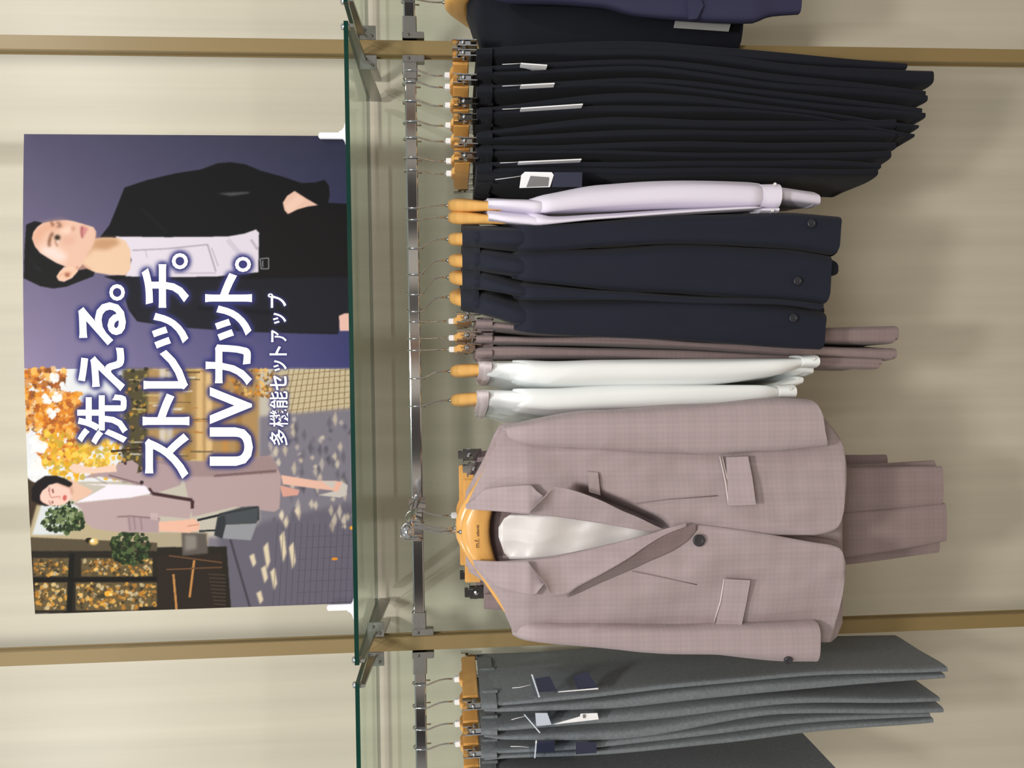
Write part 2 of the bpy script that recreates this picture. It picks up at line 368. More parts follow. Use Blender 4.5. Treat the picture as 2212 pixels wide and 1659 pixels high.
def poly(pts, col, alpha=1., soft=0, crop=None):
    """crop = (x0, y0, scale): points measured in an enlarged crop of the photograph"""
    if crop: pts = [(crop[0]+a*crop[2], crop[1]+b*crop[2]) for a, b in pts]
    put(mask_poly([cpt(a, b) for a, b in pts]), col, alpha, soft)
def ell(x, y, rx, ry, col, alpha=1., soft=0, crop=None, n=18):
    poly([(x+rx*math.cos(2*math.pi*k/n), y+ry*math.sin(2*math.pi*k/n)) for k in range(n)], col, alpha, soft, crop)
def stroke(pts, w, col, alpha=1., soft=0, crop=None):
    for (ax, ay), (bx, by) in zip(pts[:-1], pts[1:]):
        d = math.hypot(bx-ax, by-ay) or 1; nx, ny = -(by-ay)/d*w/2, (bx-ax)/d*w/2
        poly([(ax+nx, ay+ny), (bx+nx, by+ny), (bx-nx, by-ny), (ax-nx, ay-ny)], col, alpha, soft, crop)
rs = random.Random(3)
def blobs(n, xr, yr, sz, pal, alpha=.8, soft=0, keep=None):
    for _ in range(n):
        x, y = rs.uniform(*xr), rs.uniform(*yr)
        if keep and not keep(x, y): continue
        a = rs.uniform(*sz); c = rs.choice(pal); k = rs.randint(5, 7)
        poly([(x+a*rs.uniform(.6, 1.2)*math.cos(2*math.pi*q/k), y+a*rs.uniform(.6, 1.2)*math.sin(2*math.pi*q/k)) for q in range(k)], c, alpha, soft)
A = (0, 250, 800/2212); B = (0, 780, 800/2212); D = (0, 440, 320/2212); G = (20, 980, 400/2212)
# right half: plum backdrop
sx = (XX/CW-.5)/.5; ty = YY/CH
lt, rt, lb, rb = [np.array(c, np.float32) for c in ((146, 135, 168), (84, 80, 106), (64, 66, 118), (50, 53, 72))]
sxx, tyy = np.clip(sx, 0, 1)[..., None], ty[..., None]
img[:] = (lt*(1-sxx)+rt*sxx)*(1-tyy)+(lb*(1-sxx)+rb*sxx)*tyy
nz = blur2(np.random.RandomState(1).rand(CH, CW).astype(np.float32), 14)-.5; img += nz[..., None]*55
# left half: street scene (base fields, then detail)
yh = 797
poly([(40, yh), (800, yh), (800, 1340), (40, 1340)], (196, 190, 176))
poly([(40, yh), (300, yh), (300, 1040), (40, 1040)], (228, 232, 236))
poly([(265, yh), (330, yh), (330, 1040), (265, 1040)], (84, 76, 52), soft=4)
poly([(320, yh), (560, yh), (560, 1010), (320, 1010)], (176, 142, 92), soft=4)
for x_, c_ in ((345, (222, 220, 216)), (360, (205, 205, 208)), (400, (160, 128, 70)), (425, (232, 196, 138)), (445, (240, 206, 150)), (480, (196, 140, 70)), (510, (160, 122, 66))):
    poly([(x_, yh), (x_+14, yh), (x_+14, 1005), (x_, 1005)], c_, .75, 3)
for _ in range(60):
    x_ = rs.uniform(275, 420); y_ = rs.uniform(yh, 1000); stroke([(x_, y_), (x_+rs.uniform(15, 50), y_+rs.uniform(-2, 2))], rs.uniform(1.5, 4), rs.choice([(60, 52, 36), (90, 82, 58), (206, 190, 130), (230, 226, 214), (180, 120, 50)]), .7)
org = [(222, 138, 48), (240, 166, 66), (196, 108, 38), (247, 190, 100), (170, 92, 40), (232, 150, 40)]
yel = [(240, 190, 60), (228, 172, 40), (250, 210, 90), (210, 160, 50), (196, 170, 60)]
brn = [(176, 112, 56), (150, 86, 40), (206, 140, 74), (236, 200, 150), (120, 70, 36)]
blobs(420, (50, 140), (yh, 930), (3, 9), brn+org, .8)
blobs(520, (80, 178), (850, 1000), (3, 9), org, .8)
blobs(330, (95, 260), (930, 1035), (3, 8), yel, .85, keep=lambda x, y: y > 930+(x-95)*.12)
blobs(160, (255, 320), (yh, 1020), (2, 6), [(70, 66, 40), (120, 110, 60), (170, 150, 70), (210, 150, 60), (46, 42, 30)], .8)
for x_, y_, r_ in ((103, 862, 12), (125, 858, 14), (115, 892, 15), (72, 950, 15), (88, 968, 20), (78, 985, 18), (62, 1010, 22), (85, 1020, 24), (120, 815, 12), (140, 835, 12), (70, 1045, 16)): blobs(10, (x_-r_*.6, x_+r_*.6), (y_-r_*.6, y_+r_*.6), (r_*.3, r_*.6), [(246, 246, 246), (232, 236, 240), (240, 240, 238)], .85)
stroke([(240, 975), (320, 968)], 5, (54, 44, 30), .9); stroke([(285, 960), (320, 958)], 3, (60, 50, 30), .8)
blobs(150, (500, 600), (yh, 860), (2, 6), [(210, 140, 50), (180, 120, 50), (120, 90, 50), (236, 190, 110)], .8)
# paving on the right of the street, with grid
poly([(590, yh), (770, yh), (770, 900), (640, 905), (600, 870)], (206, 190, 150), .8, 4)
for k in range(13): stroke([(625+k*11, yh), (600+k*13, 905)], 1.8, (110, 90, 56), .7)
for k in range(8): stroke([(600, 812+k*13), (768, yh+k*12)], 1.8, (120, 96, 56), .6)
# street ground: cool shade with warm sun patches
poly([(560, 900), (780, 880), (780, 1340), (500, 1340), (430, 1200), (450, 1160), (560, 1160)], (128, 124, 136), 1, 5)
poly([(470, 1150), (780, 1080), (780, 1340), (490, 1340)], (106, 102, 116), 1, 8)
for k in range(110):
    x_, y_ = rs.uniform(580, 765), rs.uniform(905, 1140); L = rs.uniform(10, 38)
    poly([(x_-4, y_), (x_+3, y_-L*.5), (x_+7, y_), (x_+3, y_+L*.5)], rs.choice([(246, 232, 200), (232, 216, 184), (210, 200, 186), (96, 92, 104), (110, 106, 118), (82, 80, 92)]), .6, 2)
for x_, y_, L in ((575, 1200, 60), (590, 1250, 50), (610, 1180, 70), (630, 1200, 60), (545, 1210, 30), (570, 1240, 40), (560, 1290, 30)): poly([(x_-6, y_-L*.3), (x_+4, y_-L*.5), (x_+9, y_+L*.2), (x_+2, y_+L*.5)], (246, 230, 192), .85, 2)
for k in range(14): stroke([(600+k*13, 1130), (590+k*13, 1310)], 1.4, (70, 66, 78), .55)
for k in range(7): stroke([(640, 1160+k*24), (770, 1155+k*24)], 1.2, (78, 74, 86), .5)
stroke([(498, 1165), (540, 1310)], 5, (70, 66, 74), .9, 1)
ell(723, 1207, 7, 3, (232, 150, 40)); ell(760, 1140, 5, 4, (236, 170, 60))
# cafe front
poly([(58, 1030), (70, 1040), (130, 1060), (70, 1160), (60, 1170)], (66, 54, 42), 1, 1)
poly([(80, 1090), (330, 1150), (330, 1190), (62, 1190), (62, 1155)], (186, 172, 138), 1, 2)
poly([(90, 1090), (170, 1090), (150, 1155), (70, 1155)], (216, 222, 224), 1, 2)
poly([(300, 1150), (450, 1150), (450, 1180), (300, 1185)], (176, 164, 138), 1, 2)
poly([(62, 1185), (490, 1180), (500, 1320), (65, 1325)], (44, 40, 34), 1, 1)
poly([(62, 1160), (340, 1172), (340, 1190), (62, 1190)], (90, 80, 62), 1, 1)
gold = [(222, 160, 66), (190, 128, 50), (120, 92, 52), (90, 76, 50), (240, 196, 110), (60, 54, 40), (206, 190, 150)]
for (x0_, x1_, y0_, y1_) in ((72, 152, 1205, 1245), (176, 330, 1205, 1245), (76, 146, 1258, 1318), (164, 300, 1258, 1318), (300, 340, 1258, 1310)):
    poly([(x0_, y0_), (x1_, y0_), (x1_, y1_), (x0_, y1_)], (104, 90, 62), 1, 1); blobs(int((x1_-x0_)*(y1_-y0_)/42), (x0_+3, x1_-3), (y0_+3, y1_-3), (2, 6), gold, .75)
stroke([(156, 1195), (150, 1322)], 12, (30, 30, 26)); stroke([(64, 1253), (340, 1250)], 9, (30, 28, 26)); ell(234, 1282, 8, 6, (246, 176, 60)); ell(240, 1284, 4, 3, (255, 220, 140))
poly([(340, 1200), (480, 1195), (490, 1318), (340, 1320)], (50, 42, 36), 1, 2)
for p_ in (((375, 1240), (382, 1318)), ((420, 1210), (410, 1290)), ((365, 1200), (480, 1215)), ((360, 1230), (480, 1225))): stroke(p_, 5 if p_[0][0] in (375, 420) else 3, (196, 140, 80) if p_[0][0] in (375, 420) else (110, 80, 56), .95)
for k in range(9): stroke([(450+k*1.5, 1240+k*8), (488, 1242+k*8)], 2, (86, 78, 66), .8)
poly([(393, 1150), (446, 1152), (450, 1195), (395, 1200)], (96, 90, 84), 1, 2); poly([(400, 1155), (425, 1157), (425, 1185), (400, 1190)], (150, 144, 136), .8, 4)
grn = [(58, 74, 46), (42, 56, 36), (84, 104, 62), (110, 128, 84), (34, 44, 30), (150, 164, 120)]
blobs(190, (92, 185), (1098, 1150), (3, 8), grn, .9, keep=lambda x, y: ((x-140)/48)**2+((y-1124)/26)**2 < 1)
blobs(60, (105, 165), (1085, 1110), (2, 5), grn, .9)
blobs(230, (240, 325), (1148, 1225), (3, 8), grn[:3]+grn[4:5], .9, keep=lambda x, y: ((x-282)/42)**2+((y-1183)/38)**2 < 1)
ell(193, 1167, 8, 6, (40, 34, 28)); ell(203, 1170, 10, 7, (246, 206, 120), .9, 2); ell(200, 1168, 4, 4, (255, 246, 220))
# woman in the street
mv, mvd, skin = (186, 164, 164), (150, 128, 130), (240, 204, 184)
poly([(1680, 680), (1900, 715), (2010, 715), (2010, 775), (1880, 760), (1690, 735)], (236, 190, 170), 1, 1, B); poly([(1670, 740), (1790, 770), (1780, 800), (1690, 810)], (220, 164, 148), 1, 1, B)
poly([(1920, 715), (2040, 720), (2078, 740), (2070, 800), (2030, 815), (1900, 800), (2005, 775)], (206, 200, 192), 1, 1, B); poly([(2010, 718), (2045, 722), (2020, 780), (1985, 775)], (238, 186, 164), 1, 1, B)
poly([(900, 590), (1280, 600), (1620, 565), (1660, 640), (1680, 690), (1670, 880), (1640, 900), (1400, 870), (1150, 930), (1100, 700)], (182, 160, 160), 1, 1, B)
poly([(900, 590), (1280, 600), (1620, 565), (1660, 640), (1655, 670), (1300, 690), (900, 690)], (160, 138, 138), 1, 2, B); stroke([(1280, 685), (1650, 655)], 14, (110, 88, 90), .8, 1, B)
poly([(490, 700), (560, 670), (690, 640), (700, 615), (790, 590), (830, 620), (820, 670), (900, 640), (950, 610), (1100, 640), (1080, 740), (900, 800), (870, 770), (760, 720), (600, 690)], (176, 154, 156), 1, 1, B)
poly([(440, 850), (560, 840), (760, 810), (930, 800), (1140, 830), (1155, 850), (1135, 930), (1130, 940), (950, 925), (950, 1022), (700, 1020), (560, 1000), (510, 960), (490, 880)], mv, 1, 1, B)
poly([(760, 930), (960, 935), (950, 1022), (770, 1022)], (176, 154, 158), 1, 1, B)
for x_ in (770, 800, 840): stroke([(x_, 930), (x_+10, 1010)], 10, mvd, .8, 1, B)
stroke([(700, 930), (780, 925), (950, 940)], 8, (120, 96, 100), .8, 1, B); stroke([(560, 690), (760, 800)], 6, (130, 108, 110), .6, 1, B)
stroke([(890, 760), (910, 790), (1150, 830), (1150, 880)], 20, (66, 44, 46), 1, 1, B); stroke([(650, 680), (850, 735)], 8, (90, 70, 72), .7, 1, B)
poly([(900, 905), (945, 908), (945, 950), (900, 945)], (200, 178, 178), .9, 0, B); ell(848, 724, 12, 12, (60, 50, 54), 1, 0, B); ell(750, 610, 10, 10, (70, 56, 58), 1, 0, B)
poly([(455, 845), (560, 790), (640, 745), (500, 735), (690, 735), (870, 745), (905, 790), (780, 815), (600, 830)], (240, 236, 246), 1, 1, B)
poly([(420, 700), (480, 735), (560, 775), (520, 810), (450, 840), (400, 800)], (230, 192, 168), 1, 1, B)
poly([(410, 640), (440, 610), (560, 640), (690, 615), (700, 660), (560, 670), (450, 670)], (240, 206, 186), 1, 1, B)
poly([(950, 960), (1090, 950), (1160, 940), (1195, 970), (1190, 1010), (1130, 1025), (950, 1015)], (238, 188, 164), 1, 1, B); stroke([(1120, 985), (1190, 975)], 8, (196, 140, 120), .7, 0, B)
stroke([(1180, 950), (1330, 915), (1330, 940)], 14, (40, 42, 46), 1, 0, B); stroke([(1190, 1015), (1300, 1010)], 12, (52, 54, 58), 1, 0, B)
poly([(1310, 910), (1450, 870), (1540, 865), (1550, 940), (1530, 970), (1340, 980)], (74, 80, 84), 1, 1, B); poly([(1300, 930), (1345, 920), (1350, 985), (1330, 1060), (1280, 1040)], (54, 58, 62), 1, 1, B)
poly([(1350, 978), (1535, 972), (1500, 1070), (1330, 1058)], (150, 152, 158), 1, 1, B); stroke([(1310, 915), (1545, 870), (1545, 950)], 8, (44, 46, 50), .9, 1, B)
hc = (34, 29, 30)
poly([(270, 560), (270, 420), (330, 330), (430, 265), (560, 260), (680, 300), (760, 350), (740, 380), (600, 360), (480, 370), (380, 470), (370, 560), (420, 600), (500, 620), (430, 625), (330, 590)], hc, 1, 1, G)
poly([(370, 500), (400, 440), (480, 380), (560, 350), (660, 360), (740, 400), (745, 480), (740, 540), (690, 590), (600, 620), (480, 615), (400, 580), (372, 545)], (246, 204, 190), 1, 1, G)
poly([(560, 350), (660, 345), (760, 380), (770, 470), (740, 500), (720, 420), (620, 380)], (206, 160, 142), .8, 2, G)
poly([(600, 300), (700, 330), (760, 365), (720, 400), (640, 370), (590, 350)], hc, 1, 1, G)
stroke([(478, 430), (490, 500), (510, 525), (600, 510)], 14, (186, 128, 118), .8, 1, G); stroke([(478, 560), (500, 610)], 12, (150, 100, 92), .8, 1, G); stroke([(482, 400), (478, 450)], 12, (120, 80, 74), .8, 1, G)
stroke([(520, 420), (530, 470)], 18, (90, 56, 54), .9, 1, G); stroke([(518, 560), (522, 595)], 16, (90, 56, 54), .9, 1, G); ell(608, 520, 10, 22, (206, 150, 138), .8, 1, G)
poly([(640, 520), (660, 490), (690, 500), (690, 540), (665, 565), (645, 550)], (206, 104, 96), 1, 1, G)
# woman on the plum backdrop
bk, bk2 = (25, 25, 27), (36, 37, 46)
poly([(600, 725), (655, 655), (700, 545), (745, 430), (880, 385), (1050, 345), (1200, 322), (1300, 285), (1380, 278), (1470, 292), (1560, 330), (1690, 365), (1800, 402), (1880, 400), (1940, 383), (1966, 420), (1970, 480), (1960, 520), (2130, 530), (2130, 1200), (2030, 1195), (2020, 1305), (1800, 1300), (1500, 1290), (1250, 1275), (1060, 1262), (820, 1228), (770, 1160), (740, 1060), (690, 985), (620, 960), (760, 950), (1000, 950)], bk, 1, 1, A)
poly([(760, 965), (1100, 970), (1500, 975), (2130, 960), (2130, 1195), (2030, 1195), (2020, 1300), (1500, 1290), (1060, 1260), (830, 1226), (770, 1150), (740, 1060), (700, 985)], bk2, .8, 3, A)
poly([(1550, 560), (2130, 560), (2130, 960), (1550, 960)], (27, 25, 26), .9, 4, A)
poly([(1300, 465), (1400, 458), (1490, 455), (1490, 465), (1380, 480)], (90, 92, 96), .8, 2, A)
stroke([(1180, 1150), (1700, 1180)], 20, (20, 20, 26), .7, 4, A); stroke([(850, 560), (1000, 700)], 10, (38, 38, 40), .7, 3, A)
poly([(1690, 520), (1715, 480), (1760, 450), (1830, 495), (1900, 535), (1840, 543), (1780, 560), (1720, 588), (1700, 565)], (236, 196, 176), 1, 1, A); poly([(1700, 540), (1780, 470), (1820, 500), (1730, 585)], (246, 210, 192), .6, 3, A)
poly([(2025, 1195), (2060, 1180), (2105, 1180), (2105, 1285), (2030, 1285)], (240, 194, 180), 1, 1, A)
poly([(690, 722), (1000, 726), (1360, 722), (1460, 705), (1530, 680), (1548, 700), (1545, 860), (1545, 935), (1300, 960), (1040, 965), (750, 960), (790, 860)], (226, 219, 232), 1, 1, A)
for p_, w_, c_ in ((((790, 805), (1000, 795), (1240, 770)), 8, (160, 152, 166)), (((1240, 768), (1290, 930)), 8, (150, 142, 156)), (((1265, 790), (1305, 900)), 6, (170, 162, 176)), (((1040, 940), (1290, 940)), 8, (186, 176, 190)), (((870, 800), (880, 850)), 6, (186, 178, 192)), (((1500, 740), (1540, 800)), 14, (180, 168, 184)), (((1360, 740), (1480, 880)), 30, (206, 198, 214))): stroke(p_, w_, c_, .8, 1, A)
for p_ in (((1555, 855), (1605, 850), (1605, 915), (1560, 915), (1555, 855)), ((1570, 865), (1570, 905))): stroke(p_, 6, (140, 142, 146), .9, 0, A)
poly([(1430, 520), (1560, 505), (1770, 510), (1880, 560), (1950, 690), (1955, 850), (1950, 980), (1880, 1070), (1650, 1065), (1400, 1025), (1290, 960), (1200, 880), (1290, 720)], (234, 200, 170), 1, 1, D)
poly([(1430, 530), (1560, 510), (1740, 520), (1800, 600), (1600, 690), (1400, 680), (1330, 780)], (186, 138, 98), .75, 6, D); poly([(1200, 880), (1330, 960), (1400, 1020), (1300, 990), (1170, 1000)], (196, 140, 112), .7, 4, D)
poly([(480, 520), (500, 430), (560, 345), (640, 295), (760, 265), (860, 255), (1000, 245), (1100, 262), (1250, 305), (1400, 352), (1440, 420), (1432, 520), (1390, 640), (1310, 760), (1260, 880), (1150, 1010), (1000, 950), (850, 890), (700, 800), (600, 740), (520, 640)], (232, 192, 170), 1, 1, D)
poly([(500, 430), (640, 300), (860, 258), (1000, 250), (900, 380), (700, 420), (600, 560), (520, 620), (485, 520)], (224, 170, 142), .8, 8, D)
poly([(640, 640), (820, 640), (1000, 760), (980, 860), (850, 870), (700, 790), (600, 720)], (246, 222, 214), .9, 8, D); poly([(900, 380), (1060, 350), (1090, 420), (1040, 460), (930, 440)], (246, 216, 196), .8, 6, D)
poly([(880, 520), (1040, 470), (1150, 480), (1100, 620), (950, 620)], (222, 170, 150), .6, 8, D)
hk = (31, 31, 32)
poly([(395, 315), (520, 262), (640, 285), (560, 345), (500, 425), (480, 520), (525, 640), (600, 735), (700, 800), (850, 890), (965, 935), (900, 1020), (848, 1090), (880, 1150), (960, 1168), (1080, 1110), (1165, 1000), (1300, 972), (1420, 1025), (1400, 1085), (1150, 1180), (1000, 1240), (800, 1268), (600, 1232), (360, 1115), (370, 700)], hk, 1, 1, D)
stroke([(520, 930), (640, 1010)], 16, (64, 64, 66), .6, 3, D); stroke([(450, 800), (560, 1000)], 14, (52, 52, 54), .6, 4, D)
poly([(848, 1090), (890, 1020), (960, 950), (1060, 940), (1160, 960), (1170, 1010), (1080, 1110), (960, 1165), (885, 1150)], (240, 198, 172), 1, 1, D); ell(1010, 1062, 40, 35, (150, 84, 60), .85, 3, D); stroke([(880, 1090), (950, 1040), (1080, 1030)], 14, (206, 146, 116), .7, 2, D); ell(1160, 960, 24, 16, (170, 104, 84), .7, 3, D)
stroke([(795, 435), (755, 500), (735, 600), (745, 640)], 34, (104, 62, 44), .9, 3, D); stroke([(765, 262), (800, 335)], 30, (110, 70, 52), .9, 3, D)
ell(862, 508, 44, 40, (50, 44, 34), 1, 3, D); stroke([(830, 560), (862, 640)], 16, (110, 70, 54), .8, 2, D); ell(868, 568, 16, 26, (230, 222, 216), .8, 2, D); stroke([(850, 275), (900, 300), (910, 340), (860, 345)], 22, (90, 62, 54), .9, 3, D)
ell(1098, 372, 26, 30, (176, 112, 84), .7, 4, D); stroke([(930, 330), (950, 360)], 24, (196, 136, 110), .6, 4, D); stroke([(1060, 440), (1100, 410)], 20, (206, 150, 124), .7, 4, D)
poly([(1195, 340), (1240, 335), (1320, 365), (1310, 400), (1250, 500), (1225, 515), (1205, 430)], (206, 134, 134), .9, 3, D); stroke([(1235, 340), (1220, 420), (1235, 515)], 14, (130, 50, 56), .9, 2, D)
stroke([(1440, 430), (1430, 540), (1380, 660), (1300, 800)], 12, (190, 136, 104), .6, 3, D)
# lettering: letter shapes from Blender's built-in font, one mesh for each line, plus its printed navy halo
LINES = [[('洗', 168, 277, 852, 960), ('え', 170, 271, 751, 845), ('る', 170, 273, 653, 746), ('。', 237, 271, 614, 650)],
         [('ス', 314, 409, 936, 1034), ('ト', 309, 410, 850, 919), ('レ', 311, 407, 756, 841), ('ッ', 329, 408, 676, 753), ('チ', 307, 409, 571, 665), ('。', 372, 407, 547, 582)],
         [('U', 454, 547, 923, 1006), ('V', 454, 545, 836, 916), ('カ', 445, 545, 744, 832), ('ッ', 465, 544, 660, 736), ('ト', 444, 545, 590, 653), ('。', 508, 543, 555, 588)],
         [('多', 583, 622, 927, 962), ('機', 583, 623, 884, 922), ('能', 583, 622, 845, 882), ('セ', 584, 620, 811, 843), ('ッ', 591, 620, 778, 802), ('ト', 583, 620, 748, 768), ('ア', 586, 620, 713, 739), ('ッ', 590, 619, 676, 700), ('プ', 579, 619, 634, 665)]]
def glyph(ch, off):
    cu = bpy.data.curves.new('letter', 'FONT'); cu.body = ch; cu.resolution_u = 3; cu.offset = off
    o = bpy.data.objects.new('letter', cu); C.objects.link(o)
    dg = bpy.context.evaluated_depsgraph_get(); dg.update(); me = bpy.data.meshes.new_from_object(o.evaluated_get(dg))
    v = np.array([p.co[:2] for p in me.vertices], float).reshape(-1, 2); me.calc_loop_triangles(); tr = [tuple(q.vertices) for q in me.loop_triangles]
    C.objects.unlink(o); bpy.data.objects.remove(o); bpy.data.curves.remove(cu); bpy.data.meshes.remove(me)
    return v, tr
halo = np.zeros((CH, CW), np.float32); halo2 = np.zeros((CH, CW), np.float32); TXT = []
for li, line in enumerate(LINES):
    V = []; F = []
    for ch, x0_, x1_, y0_, y1_ in line:
        v, tr = glyph(ch, {'。': .012, '洗': .022, '多': .014, '機': .010, '能': .012}.get(ch, .029 if li < 3 else .018))
        if not len(v): continue
        lo_, hi_ = v.min(0), v.max(0); o_ = len(V)
        for a, b in v:
            px, py = x1_-(b-lo_[1])/(hi_[1]-lo_[1])*(x1_-x0_), y1_-(a-lo_[0])/(hi_[0]-lo_[0])*(y1_-y0_)
            V.append(st_of(px, py))
        for q in tr:
            F.append(tuple(i+o_ for i in q)); r_ = mask_poly([(V[i+o_][0]*CW, V[i+o_][1]*CH) for i in q])
            if r_: (halo if li < 3 else halo2)[r_[0]] = np.maximum((halo if li < 3 else halo2)[r_[0]], r_[1])
    TXT.append((V, F))
hl = np.maximum(np.clip(blur2(halo, 9)*4.2, 0, 1), np.clip(blur2(halo2, 4)*3.0, 0, 1)); hl = blur2(hl, 3)[..., None]*.95
img = img*(1-hl)+np.array((56, 58, 122), np.float32)*hl
# the print itself: a fine grid carrying the colours per vertex
small = np.clip(img, 0, 255).reshape(GH, SS, GW, SS, 3).mean((1, 3))/255
small = np.where(small <= .04045, small/12.92, ((small+.055)/1.055)**2.4)*.84
root = thing('poster_board', 'large poster of two women in suits with white Japanese lettering, on the glass shelf', 'poster', ((PX0+PX1)/2, PYc, PZ0))
ro = np.array(root.location)
gx = PX0+(np.arange(GW)+.5)/GW*PW; gz = PZ1-(np.arange(GH)+.5)/GH*PH
gx[0], gx[-1], gz[0], gz[-1] = PX0, PX1, PZ1, PZ0
co_ = np.zeros((GH, GW, 3)); co_[..., 0] = gx[None, :]; co_[..., 2] = gz[:, None]; co_[..., 1] = np.array([bow(x) for x in gx])[None, :]-.0012
me = bpy.data.meshes.new('print'); nv = GW*GH; nf = (GW-1)*(GH-1)
idx = np.arange(nv).reshape(GH, GW); fa = np.stack([idx[:-1, :-1], idx[1:, :-1], idx[1:, 1:], idx[:-1, 1:]], -1).reshape(-1)
me.vertices.add(nv); me.vertices.foreach_set('co', (co_.reshape(-1, 3)-ro).astype(np.float32).ravel())
me.loops.add(nf*4); me.loops.foreach_set('vertex_index', fa.astype(np.int32)); me.polygons.add(nf); me.polygons.foreach_set('loop_start', np.arange(0, nf*4, 4, dtype=np.int32))
me.update(calc_edges=True); me.polygons.foreach_set('use_smooth', np.ones(nf, bool))
at_ = me.color_attributes.new('print', 'FLOAT_COLOR', 'POINT'); at_.data.foreach_set('color', np.concatenate([small.reshape(-1, 3), np.ones((nv, 1))], 1).astype(np.float32).ravel())
pm = mat('poster_print', (200, 200, 200), .55, spec=.08); an = pm.node_tree.nodes.new('ShaderNodeVertexColor'); an.layer_name = 'print'; pm.node_tree.links.new(an.outputs[0], pm.node_tree.nodes['Principled BSDF'].inputs['Base Color'])
me.materials.append(pm); po = bpy.data.objects.new('print', me); C.objects.link(po); po.parent = root
nb = 24; V = []; F = []
for k in range(nb+1):
    X = PX0+PW*k/nb; Y = bow(X); V += [(X, Y, PZ0), (X, Y, PZ1), (X, Y+.005, PZ1), (X, Y+.005, PZ0)]
for k in range(nb):
    for q in range(4): F.append((k*4+q, k*4+(q+1) % 4, k*4+4+(q+1) % 4, k*4+4+q))
F += [(0, 1, 2, 3), (nb*4+3, nb*4+2, nb*4+1, nb*4)]
mk('backing_board', V, F, M['board'], root, False)
for V, F in TXT:
    mk('lettering', [(PX0+s*PW, bow(PX0+s*PW)-.0022, PZ1-t_*PH) for s, t_ in V], F, M['textwhite'], root, False)
# white stands that grip the poster's lower corners
for px, l, s in ((297, 'white plastic poster stand at the corner over the black trousers', 1), (1308, 'white plastic poster stand at the corner over the mauve jacket', -1)):
    X = at(755, px, PYe).x; t = thing('poster_stand', l, 'stand', (X, PYe, PZ0), 'white poster stands')
    X0 = X-.004; Yb_ = bow(X)-.008
    box('grip', (X-.0055, Yb_-.006, PZ0+.002), (X+.0055, Yb_+.004, PZ0+.052), M['white_plastic'], t, bev=.002)
    V, F = lathe_vf([(.020, 0), (.020, .003), (.013, .005), (.007, .010), (.006, .014)], (X+s*.003, Yb_-.002, PZ0+.0003), (0, 0, 1), 20); mk('foot', V, F, M['white_plastic'], t)

# ------------------------------------------------------------------ hangers
def hook_pts(dz, dy, drop):
    p = [(-.0125, 0, -.020), (-.0115, 0, -.004), (-.0105, 0, .009), (-.005, 0, .0150), (.003, 0, .0152), (.0100, 0, .009), (.0115, 0, -.004), (.0105, 0, -.016), (.006, dy*.4, -.026), (.002, dy*.9, -.040), (0, dy, -.050), (0, dy, -drop)]
    return [(a, b, c+dz) for a, b, c in p]
_cache = {}
def part_from(key, name, build, parent, m):
    if key not in _cache: _cache[key] = build(); _cache[key].parent = parent; return _cache[key]
    o = _cache[key].copy(); C.objects.link(o); o.parent = parent; return o
def wood_body():
    prof = [(-.168, -.176, .008, .005), (-.165, -.1745, .0105, .0068), (-.15, -.164, .0115, .0075), (-.11, -.140, .0135, .0095), (-.07, -.1185, .0175, .0118), (-.05, -.1085, .0205, .0126), (-.034, -.1015, .0235, .0132), (-.018, -.0965, .0248, .0136), (0, -.0950, .0250, .0138)]
    prof = prof+[(-a, b, c, d) for a, b, c, d in reversed(prof[:-1])]
    V = []; F = []; n = 16
    for s, c, h, t in prof:
        for k in range(n):
            a = 2*math.pi*k/n; ca, sa = math.cos(a), math.sin(a)
            V.append((s, t*math.copysign(abs(ca)**.7, ca), c+h*math.copysign(abs(sa)**.7, sa)))
    for i in range(len(prof)-1):
        for k in range(n): F.append((i*n+k, i*n+(k+1) % n, (i+1)*n+(k+1) % n, (i+1)*n+k))
    F += [tuple(range(n-1, -1, -1)), tuple(range((len(prof)-1)*n, len(prof)*n))]
    return mk('body', V, F, M['wood'], None, True, True)
def wood_hanger(label, loc, rz=-90, dy=.004, group='wooden jacket hangers', dz=0., tilt=0.):
    t = thing('wooden_hanger', label, 'hanger', loc, group, (math.radians(tilt), 0, math.radians(rz)))
    b = part_from('wb', 'body', wood_body, t, None); b.location = (0, dy, dz)
    tube('hook', hook_pts(0, dy, .074-dz), .0017, M['chrome'], t, 8, local=True)
    v, f = lathe_vf([(.0035, 0), (.0035, .007)], (0, dy, -.0735+dz), (0, 0, 1), 10); mk('ferrule', v, f, M['steel'], t, local=True)
    return t
def clip_bar():
    L, z0, z1 = .098, -.115, -.085
    P = [(-L, z0), (L, z0), (L, z1)]+[(.030*math.cos(a), z1-.003+.010*math.sin(a)) for a in [math.radians(18+18*k) for k in range(9)]]+[(-L, z1)]
    n = len(P); V = [(a, -.0065, b) for a, b in P]+[(a, .0065, b) for a, b in P]
    F = [tuple(range(n)), tuple(range(2*n-1, n-1, -1))]+[(i, (i+1) % n, (i+1) % n+n, i+n) for i in range(n)]
    o = mk('bar', V, F, M['wood'], None, False, True); bevel(o, .0016); return o
